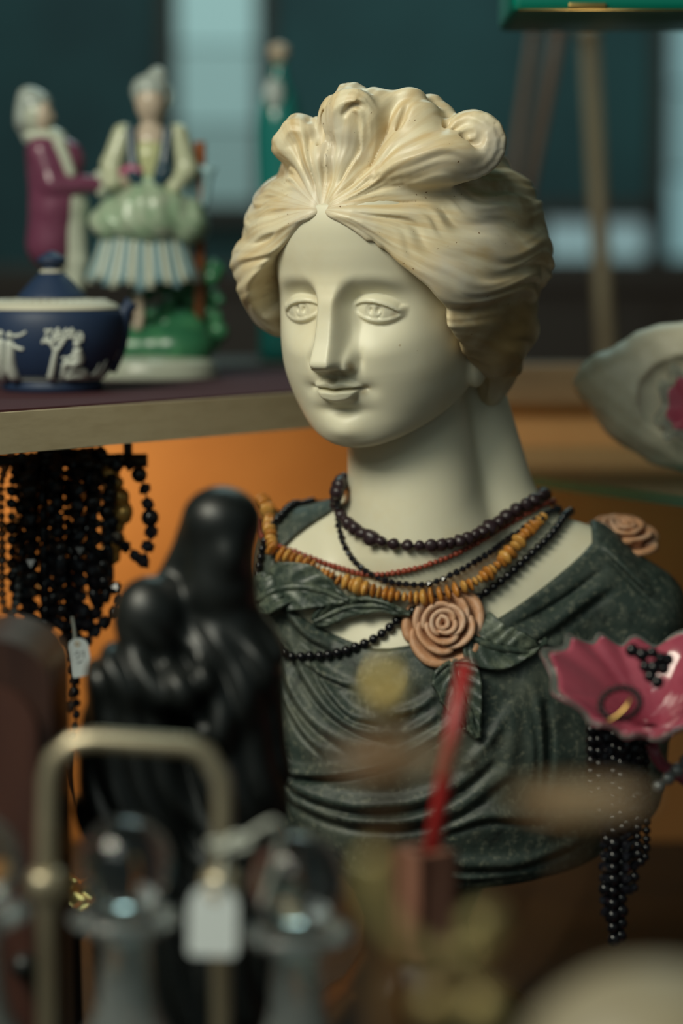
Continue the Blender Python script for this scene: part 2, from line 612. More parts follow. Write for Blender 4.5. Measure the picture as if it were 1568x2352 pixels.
# ------------------------------------------------------------------ the marble bust
YAW, PIT = math.radians(27), math.radians(12)
HU = np.array([math.cos(YAW), -math.sin(YAW), 0])
_wh = np.array([-math.sin(YAW), -math.cos(YAW), 0])
HW = _wh * math.cos(PIT) + np.array([0, 0, -1]) * math.sin(PIT)
HV = _wh * math.sin(PIT) + np.array([0, 0, 1]) * math.cos(PIT)
HR = np.stack([HU, HV, HW], 1).astype(np.float32)            # world -> head columns
HO = np.array(at(889, 655, 0)) / S                           # ear axis, in photo-pixel units

def head_point(px, py, W):
    """head coordinates (u right, v up, w forward) of a pixel on the plane w=W"""
    r = ray(px, py)
    t = (np.dot(HO * S - CAMP, HW) + W * S) / np.dot(r, HW)
    q = (CAMP + r * t) / S - HO
    return np.array([q @ HU, q @ HV, W])
def pu(px, py, yu):
    return np.array(at(px, py, yu * S)) / S

A_FN = curve_fn([-345, -325, -306, -272, -220, -170, -129, -79, -30, 26, 80, 150, 220, 300],
                [74, 108, 134, 165, 194, 209, 215, 216, 213, 211, 211, 208, 200, 180])
F_FN = curve_fn([-345, -325, -306, -285, -262, -235, -210, -190, -170, -150, -129, -79, -30, 26, 80, 150, 220, 300],
                [222, 243, 257, 265, 270, 273, 277, 281, 285, 288, 289, 286, 281, 276, 283, 289, 281, 235])
NOSE_N = curve_fn([-165, -146, -134, -126, -118, -110, -101, -90, -72, -50, -10, 26, 50, 70, 95, 130],
                  [0, 1, 7, 24, 50, 71, 82, 83, 73, 61, 47, 38, 25, 13, 3, 0])
NOSE_H = curve_fn([-160, -112, -79, -40, 0, 30, 60, 100], [29, 28, 25, 22, 20, 21, 30, 45])
W0 = 40.0
PEXP = 2.25

def face_front(u, v):
    """carved front of the face: depth w over (u, v); also returns the plain oval without features"""
    a, f = A_FN(v), F_FN(v)
    bf = f - W0
    un = np.clip(np.abs(u) / a, 0, 0.985)
    wb = W0 + bf * (1 - un ** PEXP) ** (1 / PEXP)
    au = np.abs(u)
    w = wb.copy()
    # cheeks and the hollow beside the mouth
    w += 7 * np.exp(-((au - 105) / 45) ** 2 - ((v + 85) / 45) ** 2)
    w -= 6 * np.exp(-((au - 74) / 18) ** 2 - ((v + 172) / 18) ** 2)
    # chin
    w += 15 * np.exp(-(u / 46) ** 2 - ((v + 268) / 28) ** 2)
    w -= 15 * np.exp(-(u / 50) ** 2 - ((v + 222) / 14) ** 2)
    # eye sockets under a clear brow
    du = au - 92
    brow = 56 - 0.0030 * (au - 78) ** 2
    sock = sstep(brow - v, -34, 40) * sstep(v, -100, -4) * sstep(au, 20, 60) * (1 - sstep(au, 95, 190))
    w -= 29 * sock
    w -= 12 * np.exp(-((au - 46) / 17) ** 2 - ((v - 22) / 22) ** 2)
    w += 3 * np.exp(-((v - brow - 14) / 18) ** 2) * sstep(au, 25, 60) * (1 - sstep(au, 130, 175))
    # eyeball, lids, iris
    R = 70.0
    rr = du ** 2 + (v + 5) ** 2
    eye = 252 - 0.22 * du - R + np.sqrt(np.maximum(R * R - rr, 0)) - 40 * (rr > R * R)
    x = np.clip(du / 47, -1, 1)
    top = 18.5 * (1 - x * x) ** 0.75 - 1 - 9 * x
    low = -12 * (1 - x * x) ** 0.9 - 6 - 7 * x
    out = np.maximum(v - top, low - v)                         # >0 outside the almond
    out = np.maximum(out, (np.abs(du) - 47) * 0.6)
    up = v > 0
    lid = (3.5 + 5.5 * sstep(v + .15 * du, -16, 6)) * sstep(out, -2.8, 3.4) * (1 - 0.8 * sstep(np.abs(du), 46, 66))
    lid -= 5 * np.exp(-((v - top - 15) / 3.2) ** 2) * (np.abs(du) < 60)
    iris_r = np.sqrt((du + 2) ** 2 + (v + 1) ** 2)
    ins = 1 - sstep(out, -4, 0)
    carve = 2.6 * np.exp(-((iris_r - 17) / 2.4) ** 2) + 8.0 * np.exp(-((du + 10) / 4.6) ** 2 - ((v - 2) / 7) ** 2) + 8.0 * np.exp(-((du - 7) / 4.6) ** 2 - ((v - 2) / 7) ** 2)
    eye = eye + lid - carve * ins
    bl = sstep(v + .15 * du, -12, 4)
    lids_to = bl * (1 - sstep(out, 13, 26)) + (1 - bl) * (1 - sstep(out, 5, 34))
    eye = np.where(rr < R * R * 1.6, eye, -200)
    w = smax(w, eye - 45 * (1 - lids_to), 9)
    # nose: a straight ridge with a flat front, wings, nostrils
    n, hw = NOSE_N(v), NOSE_H(v)
    q = au / hw
    wing = 44 * (1 - sstep(au, 40, 61)) * np.where(v < -107, np.exp(-((v + 107) / 20) ** 4), np.exp(-((v + 107) / 34) ** 2))
    w += smax(n * (1 - sstep(q, 0.72 - 0.30 * (1 - sstep(v, -120, -92)), 2.0) ** 0.95), wing, 26)
    w -= 6 * np.exp(-((au - 63) / 7) ** 2 - ((v + 104) / 18) ** 2)
    w -= 18 * np.exp(-((au - 19) / 8) ** 2 - ((v + 121) / 6.5) ** 2)
    # philtrum and lips
    ph = sstep(v, -152, -146) * (1 - sstep(v, -134, -126))
    w += ph * (2.5 * np.exp(-((au - 11) / 6) ** 2) - 3.5 * np.exp(-(u / 6) ** 2))
    ml = -165 - 0.0010 * np.minimum(au, 70) ** 2 - 3.0 * np.exp(-(u / 14) ** 2)
    t1 = np.clip(1 - (au / 62) ** 2, 0, 1)
    bow = ml + 20 * t1 ** 0.8 - 3.5 * np.exp(-(u / 9) ** 2) + 1
    upl = sstep(v, ml - 1, ml + 4) * (1 - sstep(v, bow - 5, bow + 7))
    w += 22 * upl * t1 ** 0.75
    t2 = np.clip(1 - (au / 52) ** 4, 0, 1)
    lo_e = ml - 36 * t2 ** 0.7
    lol = (1 - sstep(v, ml - 5, ml + 1)) * sstep(v, lo_e - 3, lo_e + 15)
    w += 25 * lol * t2 ** 0.7
    w -= 10 * np.exp(-((v - ml) / 3.8) ** 2) * np.clip(1 - (au / 72) ** 4, 0, 1)
    w -= 5 * np.exp(-((au - 63) / 9) ** 2 - ((v - ml) / 8) ** 2)
    return w, wb

def skin_field(P):
    q = (P - HO.astype(np.float32)) @ HR
    u, v, w = q[:, 0], q[:, 1], q[:, 2]
    sh = np.zeros(len(u), np.float32)
    m = np.nonzero((w > 60) & (np.abs(u) < 215) & (v > -345) & (v < 240))[0]
    if len(m):
        hw, wb = face_front(u[m], v[m])
        sh[m] = (hw - wb) * sstep(w[m], 60, 140)
    ww = w - sh - W0
    a = A_FN(v); bf = F_FN(v) - W0
    b = np.where(ww > 0, bf, 235)
    rho = ((np.abs(u) / a) ** PEXP + (np.abs(ww) / b) ** PEXP) ** (1 / PEXP) + 1e-6
    d = np.hypot(u, ww) * (1 - 1 / rho)
    d = np.maximum(d, -60)
    d = smax(d, v - 270, 40)
    d = smax(d, -(v + 326) * 0.968 - (w - 250) * 0.25, 40)       # under the jaw
    d = smin(d, ell(q, (206, -168, 4), (26, 66, 48)), 12)         # ear, only the lobe shows
    # neck and chest
    dn = cap(P, pu(924, 830, 60), pu(962, 1260, 45), 130, 166)
    dn = smin(dn, cap(P, pu(1075, 850, 150), pu(1150, 1200, 130), 70, 100), 40)
    dn = dn - 5 * np.exp(-((P[:, 0] - pu(1118, 1000, 0)[0] + 0.10 * (P[:, 2] - pu(1118, 1000, 0)[2])) / 16) ** 2) * 0
    d = smin(d, dn, 22)
    m = np.nonzero(P[:, 2] < Z_NECK)[0]
    if len(m): d[m] = smin(d[m], torso(P[m]), 70)
    return d

Z_NECK = pu(900, 1060, 0)[2]
def torso(P):
    t = ell(P, pu(1030, 1700, 120), (430, 265, 520))
    t = smin(t, cap(P, pu(735, 1345, 90), pu(1000, 1290, 90), 118, 140), 60)
    t = smin(t, cap(P, pu(1350, 1370, 130), pu(1000, 1290, 90), 128, 140), 60)
    t = smin(t, cap(P, pu(830, 1225, 125), pu(690, 1268, 135), 84, 92), 50)
    t = smin(t, cap(P, pu(1130, 1215, 130), pu(1330, 1300, 140), 82, 98), 50)
    t = smin(t, cap(P, pu(1440, 1420, 140), pu(1400, 1800, 120), 130, 110), 50)
    t = smin(t, cap(P, pu(700, 1360, 100), pu(720, 1750, 100), 110, 110), 50)
    return t

def poly_sd(x, z, pts):
    """signed distance to a polygon (negative inside)"""
    pts = np.asarray(pts, np.float32)
    d = np.full(len(x), 1e12, np.float32)
    ins = np.zeros(len(x), bool)
    n = len(pts)
    for i in range(n):
        ax, az = pts[i]; bx, bz = pts[(i + 1) % n]
        ex, ez = bx - ax, bz - az
        t = np.clip(((x - ax) * ex + (z - az) * ez) / (ex * ex + ez * ez + 1e-9), 0, 1)
        d = np.minimum(d, (x - ax - t * ex) ** 2 + (z - az - t * ez) ** 2)
        c = ((az > z) != (bz > z)) & (x < (bx - ax) * (z - az) / (bz - az + 1e-9) + ax)
        ins ^= c
    d = np.sqrt(d)
    return np.where(ins, -d, d)

def xz(pts, yu=-100):
    return [(pu(a, b, yu)[0], pu(a, b, yu)[2]) for a, b in pts]

OPEN = spline(xz([(790, 1178), (722, 1214), (655, 1264), (626, 1318), (660, 1400), (735, 1452), (800, 1478), (870, 1492), (940, 1482),
            (1030, 1468), (1110, 1440), (1190, 1398), (1275, 1343), (1345, 1292), (1375, 1265)]), 34)
OPEN = np.vstack([OPEN, xz([(1395, 1100), (1000, 1000), (800, 1050)])])
# folds of the robe: (points, height, half width), in photo pixels
FOLDS = [
    ([(655, 1480), (690, 1560), (745, 1630), (820, 1675), (890, 1690)], 13, 11),
    ([(625, 1500), (660, 1600), (720, 1670), (800, 1715)], 12, 12),
    ([(700, 1500), (740, 1580), (800, 1640), (860, 1655)], 10, 9),
    ([(690, 1530), (760, 1565), (810, 1580)], 9, 8),
    ([(645, 1620), (690, 1690), (740, 1735)], 9, 9),
    ([(605, 1750), (640, 1785), (700, 1790), (800, 1772), (900, 1740), (990, 1690), (1060, 1640)], 16, 10),
    ([(612, 1765), (660, 1815), (730, 1840), (830, 1850), (950, 1835), (1060, 1790), (1130, 1730)], 15, 14),
    ([(640, 1840), (760, 1880), (900, 1885), (1050, 1850), (1160, 1770)], 12, 16),
    ([(900, 1640), (960, 1620), (1000, 1590)], 8, 8),
    ([(920, 1690), (985, 1650), (1010, 1630)], 8, 8),
    ([(1060, 1760), (1120, 1700), (1160, 1640)], 8, 10),
    ([(1215, 1560), (1235, 1680), (1235, 1800)], 10, 15),
    ([(1255, 1620), (1262, 1720), (1258, 1830)], -14, 7),
    ([(1180, 1600), (1175, 1700), (1160, 1800)], 7, 14),
    ([(1180, 1450), (1290, 1400), (1400, 1330)], -9, 6),
    ([(1190, 1485), (1290, 1435), (1420, 1350)], 9, 16),
    ([(1020, 1900), (1120, 1870), (1250, 1880)], 9, 12),
    ([(900, 1960), (1050, 1985), (1200, 1985), (1330, 1950)], 9, 12),
    ([(930, 2000), (1060, 2018), (1230, 2008)], 7, 8),
    ([(655, 1420), (700, 1470), (760, 1500)], 12, 10),
    ([(700, 1418), (760, 1462), (810, 1484)], 9, 6),
    ([(1400, 1270), (1460, 1330), (1520, 1390)], 10, 10),
]
FOLDS += [([(x, y + 1.7 * s) for x, y in p], -0.8 * h, s * .5) for p, h, s in FOLDS if h > 8]      # the crease under each fold
FOLDS = [(spline(xz(p, -140), 14).astype(np.float32), h * 1.45, s) for p, h, s in FOLDS]

def fold_disp(P):
    x, z = P[:, 0], P[:, 2]
    out = np.zeros(len(P), np.float32)
    for pts, h, s in FOLDS:
        lo, hi = pts.min(0) - 4 * s, pts.max(0) + 4 * s
        m = np.nonzero((x > lo[0]) & (x < hi[0]) & (z > lo[1]) & (z < hi[1]))[0]
        if not len(m): continue
        best = np.full(len(m), 1e9, np.float32); tt = np.zeros(len(m), np.float32)
        for i in range(len(pts) - 1):
            a, e = pts[i], pts[i + 1] - pts[i]
            px_, pz_ = x[m] - a[0], z[m] - a[1]
            t = np.clip((px_ * e[0] + pz_ * e[1]) / (e @ e), 0, 1)
            d2 = (px_ - t * e[0]) ** 2 + (pz_ - t * e[1]) ** 2
            k = d2 < best
            best = np.where(k, d2, best); tt = np.where(k, (i + t) / (len(pts) - 1), tt)
        out[m] += h * np.exp(-best / (2 * s * s)) * np.sin(np.pi * np.clip(tt * .96 + .02, 0, 1)) ** .5
    x2 = x * .021 + z * .012
    out += 2.2 * np.sin(x * .031 + 2 * np.sin(z * .017)) * np.sin(z * .027 + 1.5 * np.sin(x * .019))
    return out

ZB0 = pu(1000, 2052, -120)[2]
def robe_field(P):
    d = torso(P) - 15
    m = np.nonzero(np.abs(d) < 60)[0]
    if len(m): d[m] -= fold_disp(P[m])
    op = poly_sd(P[:, 0], P[:, 2], OPEN)
    d = smax(d, -op, 12)
    d = np.where((P[:, 1] > 190), np.maximum(d, P[:, 1] - 330), d)
    # scooped lower edge
    cx = pu(1000, 2000, 0)[0]
    zb = ZB0 + 0.00030 * (P[:, 0] - cx) ** 2
    d = smax(d, (zb - P[:, 2]), 24)
    # collar lying on the back of the neck
    return d

# ---- hair
HL = [(0, 222), (50, 196), (96, 162), (136, 122), (166, 84), (188, 30), (199, -39), (204, -105), (208, -140), (212, -330)]
HLP = spline(HL, 16)
WC_FN = curve_fn([-330, -110, -39, 30, 84, 131, 174, 205, 300], [20, 60, 104, 140, 190, 228, 255, 272, 280])
FACE_OPEN = np.vstack([HLP, (-HLP[::-1])[:, :] * np.array([1, -1])])
POLE_A = np.array([0, 236, 300.])
POLE_B = np.array([70, -30, -420.])
_ax = POLE_B - POLE_A; _al = np.linalg.norm(_ax); _ax = _ax / _al
_e1 = np.array([1.0, 0, 0]); _e1 = _e1 - _ax * (_e1 @ _ax); _e1 /= np.linalg.norm(_e1)
_e2 = np.cross(_ax, _e1)
def strands(q):
    """angle around the parting-nape axis and travel along it, mirrored for the far side"""
    m = q.copy(); m[:, 0] = np.abs(m[:, 0])
    r = m - POLE_A.astype(np.float32)
    t = (r @ _ax.astype(np.float32)) / _al
    s = np.arctan2(r @ _e2.astype(np.float32), r @ _e1.astype(np.float32))
    side = np.where(q[:, 0] < 0, 2.1, 0.0)
    return s, t, side, np.sqrt((r * r).sum(1))

def hair_disp(q):
    s, t, sd, dist = strands(q)
    fade = sstep(dist, 15, 170)
    s2 = s + 0.16 * np.sin(dist * .0125 + 2.0 * s + sd) + 0.035 * np.sin(dist * .035 + 7 * s + sd)
    ab = lambda x: np.sqrt(np.sin(x) ** 2 + 0.03)
    w1 = ab(s2 * 4.1 + 0.5 + sd)
    w2 = ab(s2 * 9.3 + 1.3 * np.sin(5 * t + 2 * s + sd) + sd)
    w3 = ab(s2 * 23 + 2.0 * np.sin(7 * t + 3 * s + sd))
    w4 = np.sin(s2 * 66 + 3 * np.sin(6 * t + 4 * s) + sd)
    mod = 0.65 + 0.35 * np.sin(9 * t + 11 * s + sd)
    return fade * (12 * w1 ** 0.8 + 12 * w2 ** .8 + 5.5 * mod * w3 + 1.2 * w4 * mod - 17)

def hp(*pts):
    return np.array([head_point(*p) for p in pts])
def lock(pts, rad, n=18):
    P_ = spline(hp(*pts), n)
    R_ = np.interp(np.linspace(0, 1, n), np.linspace(0, 1, len(rad)), rad)
    return P_, R_
LOCKS = [
    # sweep from the parting into the volute on the right
    (lock([(830, 415, 225), (920, 385, 195), (1010, 372, 150), (1085, 372, 105), (1122, 345, 85), (1126, 308, 80), (1095, 284, 88), (1056, 290, 100)],
          [10, 24, 34, 40, 38, 34, 30, 24], 24), (4, 2.0, .4, .03)),
    # small roll end, left of the parting
    (lock([(850, 265, 190), (815, 232, 200), (778, 250, 205), (770, 290, 205), (790, 305, 205)], [14, 26, 26, 22, 14]), (4, 1.6, .3, .05)),
    (lock([(700, 300, 205), (672, 300, 205), (660, 335, 205), (680, 355, 210)], [14, 22, 22, 16]), (4, 1.6, .8, .05)),
    # rolled edge over the brow, near side and far side
    (lock([(752, 498, 288), (800, 500, 282), (860, 534, 262), (930, 586, 230), (1000, 640, 180), (1065, 702, 112), (1120, 770, 38)], [5, 17, 24, 27, 28, 26, 18], 20), (4, 2.4, .3, .09)),
    (lock([(734, 498, 288), (692, 502, 280), (650, 518, 262), (608, 535, 228), (588, 590, 165)], [5, 16, 23, 28, 26]), (4, 2.2, .9, .09)),
    # strands over the ear to the nape
    (lock([(960, 600, 200), (1030, 690, 125), (1090, 780, 55), (1140, 840, -10)], [12, 20, 24, 18]), (4, 2.4, .3, .09)),
    (lock([(1000, 640, 165), (1080, 725, 85), (1150, 800, 0), (1180, 845, -80)], [12, 24, 28, 20]), (4, 2.6, 1.3, .09)),
    (lock([(980, 590, 190), (1080, 650, 100), (1160, 710, 0), (1200, 760, -110)], [12, 24, 28, 30]), (4, 2.6, 2.3, .09)),
    # nape
    (lock([(1150, 780, -110), (1140, 850, -120), (1125, 905, -130)], [60, 50, 30]), (9, 2, .3, .1)),
]
BLOBS = [(head_point(812, 290, 150), (82, 88, 74)), (head_point(872, 290, 130), (58, 76, 60)), (head_point(945, 280, 110), (66, 72, 60)), (head_point(1000, 272, 40), (46, 52, 46)),
         (head_point(1082, 325, 62), (62, 66, 50)), (head_point(695, 335, 165), (62, 62, 60)), (head_point(960, 360, 120), (140, 70, 100)), (head_point(760, 380, 190), (90, 60, 60)),
         (head_point(1125, 735, -60), (105, 125, 130))]
# thin carved lines: the eye of the volute and the curl beside the parting
CARVES = [(lock([(1042, 300, 125), (1075, 278, 122), (1105, 300, 118), (1098, 328, 124), (1070, 330, 130), (1066, 310, 132), (1082, 304, 130)], [4, 6, 7, 7, 7, 8, 9], 18)),
          (lock([(845, 300, 222), (842, 255, 215), (812, 240, 218), (790, 262, 226)], [2, 6, 7, 4], 12)),
          (lock([(905, 330, 175), (925, 270, 165), (940, 225, 150)], [2, 6, 7], 8)),
          (lock([(985, 335, 120), (990, 280, 100), (975, 230, 80)], [3, 8, 8], 8)),
          (lock([(1010, 330, 110), (1025, 290, 110), (1040, 262, 95)], [6, 9, 8], 8)),
          (lock([(735, 345, 215), (738, 300, 205), (748, 262, 190)], [6, 10, 9], 8))]

def hair_field(P):
    q = (P - HO.astype(np.float32)) @ HR
    d = ell(q, (0, 170, -30), (262, 218, 330))
    d = smin(d, ell(q, (122, 45, -40), (222, 232, 318)), 50)
    d = smin(d, ell(q, (-128, 62, -40), (225, 222, 318)), 50)
    d = smin(d, ell(q, (30, 50, -190), (268, 245, 220)), 60)
    for c, r in BLOBS:
        d = smin(d, ell(q, c, r), 22)
    # valley along the parting
    d = d + 10 * np.exp(-(q[:, 0] / 16) ** 2) * sstep(q[:, 2], 120, 220) * (1 - sstep(q[:, 1], 300, 340))
    disp = np.zeros(len(d), np.float32)
    m = np.nonzero(d < 60)[0]
    if len(m): disp[m] = hair_disp(q[m])
    d = d - disp
    for (pts, rad), g in LOCKS:
        d = smin(d, chain(q, pts, rad, g), 24)
    for pts, rad in CARVES:
        d = smax(d, -chain(q, pts, rad), 10)
    u = np.maximum(np.abs(q[:, 0]) - 0.42 * np.maximum(q[:, 2] - WC_FN(q[:, 1]), 0) * (1 - sstep(q[:, 1], 40, 190)), 0)
    op = poly_sd(u, q[:, 1], FACE_OPEN)
    op = smax(op, -(q[:, 2] - 20), 20)
    d = smax(d, -op - 0.8 * disp, 16)
    return d

bust = empty('marble_bust', (0.045, 0.02, 0.0), 'white marble bust of a woman in dark green robe, wearing necklaces', 'bust')
V_, Q_ = sdf_mesh(skin_field, (np.array([-260, -420, 1851 - 1010])), (np.array([700, 330, 1851 + 420])), 2.8)
head = mesh_obj('head', V_ * S, Q_, None, bust)
tag(head, 'pale marble face, neck and chest')
BV_SKIN = (V_ * S, Q_)
lo_, hi_ = HO - np.array([460, 480, 420]), HO + np.array([480, 470, 560])
V_, Q_ = sdf_mesh(hair_field, lo_, hi_, 3.0)
st_, tt_, sd_, _ = strands(((V_ - HO) @ HR).astype(np.float32))
hair = mesh_obj('hair', V_ * S, Q_, None, bust, attrs=dict(strand=st_ + sd_, travel=tt_))
tag(hair, 'carved wavy hair of honey-stained marble with rolled curls')
V_, Q_ = sdf_mesh(robe_field, np.array([-330, -330, 1851 - 1500]), np.array([830, 420, 1851 - 480]), 3.6)
robe = mesh_obj('robe', V_ * S, Q_, None, bust)
tag(robe, 'dark green serpentine robe with carved folds')
# ------------------------------------------------------------------ materials of the bust
def hair_material():
    m = bpy.data.materials.new('stained_marble_hair')
    N, L = nodes_of(m)
    b = N['Principled BSDF']
    set_in(b, rough=0.42, sss=0.12)
    b.inputs['Subsurface Radius'].default_value = (1, .8, .5)
    b.inputs['Subsurface Scale'].default_value = 0.006
    a1 = N.new('ShaderNodeAttribute'); a1.attribute_name = 'strand'
    a2 = N.new('ShaderNodeAttribute'); a2.attribute_name = 'travel'
    cb = N.new('ShaderNodeCombineXYZ')
    mu = N.new('ShaderNodeMath'); mu.operation = 'MULTIPLY'; mu.inputs[1].default_value = 9.0
    mv = N.new('ShaderNodeMath'); mv.operation = 'MULTIPLY'; mv.inputs[1].default_value = 5.0
    L.new(a1.outputs['Fac'], mu.inputs[0]); L.new(a2.outputs['Fac'], mv.inputs[0])
    L.new(mu.outputs[0], cb.inputs[0]); L.new(mv.outputs[0], cb.inputs[1])
    def noise(vec, sc, det=5):
        n = N.new('ShaderNodeTexNoise'); n.inputs['Scale'].default_value = sc; n.inputs['Detail'].default_value = det
        L.new(vec, n.inputs['Vector']); return n.outputs['Fac']
    def ramp(f, lo, hi):
        r = N.new('ShaderNodeValToRGB')
        r.color_ramp.elements[0].position = lo; r.color_ramp.elements[1].position = hi
        r.color_ramp.elements[0].color = (0, 0, 0, 1); r.color_ramp.elements[1].color = (1, 1, 1, 1)
        L.new(f, r.inputs[0]); return r.outputs[0]
    def mix(f, a, c2):
        x = N.new('ShaderNodeMix'); x.data_type = 'RGBA'
        L.new(f, x.inputs[0])
        if isinstance(a, tuple): x.inputs[6].default_value = (*a, 1)
        else: L.new(a, x.inputs[6])
        x.inputs[7].default_value = (*c2, 1)
        return x.outputs[2]
    tc = N.new('ShaderNodeTexCoord')
    c = mix(ramp(noise(cb.outputs[0], 1.0), 0.40, 0.68), (0.79, 0.70, 0.49), (0.62, 0.46, 0.24))
    c = mix(ramp(noise(tc.outputs['Object'], 14.0), 0.50, 0.68), c, (0.64, 0.60, 0.52))
    c = mix(ramp(noise(tc.outputs['Object'], 21.0, 4), 0.60, 0.74), c, (0.48, 0.31, 0.13))
    # honey-brown patch low on the near side
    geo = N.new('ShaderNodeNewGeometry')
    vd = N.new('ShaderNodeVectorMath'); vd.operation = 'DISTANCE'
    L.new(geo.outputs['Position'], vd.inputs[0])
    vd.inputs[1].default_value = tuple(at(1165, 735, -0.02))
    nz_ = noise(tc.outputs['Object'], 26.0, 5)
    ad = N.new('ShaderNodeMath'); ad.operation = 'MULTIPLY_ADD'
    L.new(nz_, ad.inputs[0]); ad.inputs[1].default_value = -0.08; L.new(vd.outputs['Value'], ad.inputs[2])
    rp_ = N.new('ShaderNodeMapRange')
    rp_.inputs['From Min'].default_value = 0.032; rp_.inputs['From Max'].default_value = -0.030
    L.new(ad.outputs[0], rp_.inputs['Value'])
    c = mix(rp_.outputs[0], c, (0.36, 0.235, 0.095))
    c = mix(ramp(noise(tc.outputs['Object'], 330.0, 2), 0.735, 0.77), c, (0.22, 0.13, 0.06))
    L.new(c, b.inputs['Base Color'])
    return m
M_SKIN = mat('cream_marble', (0.78, 0.735, 0.56), 0.42, noise=((0.72, 0.63, 0.42), 11.0, 0.52, 0.78), spots=[((0.42, 0.30, 0.14), 260.0, 0.745, 0.77)], sss=0.18, sss_r=(0.008,))
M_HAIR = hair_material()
M_ROBE = mat('green_serpentine', (0.030, 0.047, 0.040), 0.52, noise=((0.062, 0.076, 0.063), 40.0, 0.45, 0.72),
             spots=[((0.105, 0.118, 0.092), 13.0, 0.52, 0.70), ((0.19, 0.20, 0.15), 250.0, 0.52, 0.76), ((0.010, 0.016, 0.014), 60.0, 0.55, 0.70)], bump=0.35, bump_scale=140.0)
M_LEAF = mat('green_serpentine_leaf', (0.040, 0.058, 0.046), 0.38, noise=((0.19, 0.22, 0.16), 120.0, 0.46, 0.74), bump=0.3, bump_scale=180.0)
M_ROSE = mat('peach_alabaster', (0.58, 0.30, 0.16), 0.5, noise=((0.68, 0.46, 0.33), 60.0, 0.48, 0.70), spots=[((0.60, 0.27, 0.08), 45.0, 0.60, 0.75)], bump=0.25, bump_scale=300.0)
M_BLACKST = mat('black_marble', (0.012, 0.014, 0.014), 0.3)
head.data.materials.append(M_SKIN)
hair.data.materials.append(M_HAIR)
robe.data.materials.append(M_ROBE)
# the turned foot under the robe
c_ = at(960, 2040, 0.03)
pl = MB().lathe((c_.x, 0.03, 0.0), [(0.0, 0.0), (0.078, 0.0), (0.080, 0.012), (0.072, 0.02), (0.050, 0.034), (0.036, 0.056), (0.034, 0.078), (0.042, 0.098), (0.062, 0.118), (0.064, 0.150), (0.0, 0.150)], 48)
pl.build('foot', M_BLACKST, bust)

me_r = robe.data
RV = np.zeros(len(me_r.vertices) * 3, np.float32); me_r.vertices.foreach_get('co', RV)
RV = RV.reshape(-1, 3) + np.array(bust.location)
RF = np.zeros(len(me_r.polygons) * 4, np.int32); me_r.polygons.foreach_get('vertices', RF)
BV = bvh(BV_SKIN, (RV, RF.reshape(-1, 4)))

def hit(px, py):
    d = Vector(ray(px, py)).normalized()
    loc, nor, i, dist = BV.ray_cast(Vector(CAMP), d)
    if loc is None: return None, None
    if nor.dot(d) > 0: nor = -nor
    return np.array(loc), np.array(nor)

def on_surface(px, py, lift):
    p, n = hit(px, py)
    return p + n * lift

def stain(m, pos, r, col, amount):
    """a blot of old dirt on the stone, ragged at the edge"""
    N, L = m.node_tree.nodes, m.node_tree.links
    b = N['Principled BSDF']
    src = b.inputs['Base Color'].links[0].from_socket
    g = N.new('ShaderNodeNewGeometry')
    d = N.new('ShaderNodeVectorMath'); d.operation = 'DISTANCE'
    L.new(g.outputs['Position'], d.inputs[0]); d.inputs[1].default_value = tuple(pos)
    n = N.new('ShaderNodeTexNoise'); n.inputs['Scale'].default_value = 120; n.inputs['Detail'].default_value = 5
    L.new(g.outputs['Position'], n.inputs['Vector'])
    a = N.new('ShaderNodeMath'); a.operation = 'MULTIPLY_ADD'
    L.new(n.outputs['Fac'], a.inputs[0]); a.inputs[1].default_value = r * 1.6; L.new(d.outputs['Value'], a.inputs[2])
    k = N.new('ShaderNodeMapRange')
    k.inputs['From Min'].default_value = r * 1.75; k.inputs['From Max'].default_value = r * 0.7
    k.inputs['To Max'].default_value = amount
    L.new(a.outputs[0], k.inputs['Value'])
    x = N.new('ShaderNodeMix'); x.data_type = 'RGBA'
    L.new(k.outputs[0], x.inputs[0]); L.new(src, x.inputs[6]); x.inputs[7].default_value = (*col, 1)
    L.new(x.outputs[2], b.inputs['Base Color'])
for (px, py, r, am) in ((806, 846, .0045, .75), (790, 862, .004, .7), (762, 872, .005, .5), (832, 900, .0065, .6), (818, 915, .004, .5), (918, 793, .0011, .9), (716, 842, .0016, .7), (905, 722, .003, .5), (1045, 735, .012, .45), (1080, 800, .010, .4)):  # last two: wide brown patches beside the hair edge
    p_, n_ = hit(px, py)
    if p_ is not None: stain(M_SKIN, p_, r, (0.40, 0.27, 0.11), am)

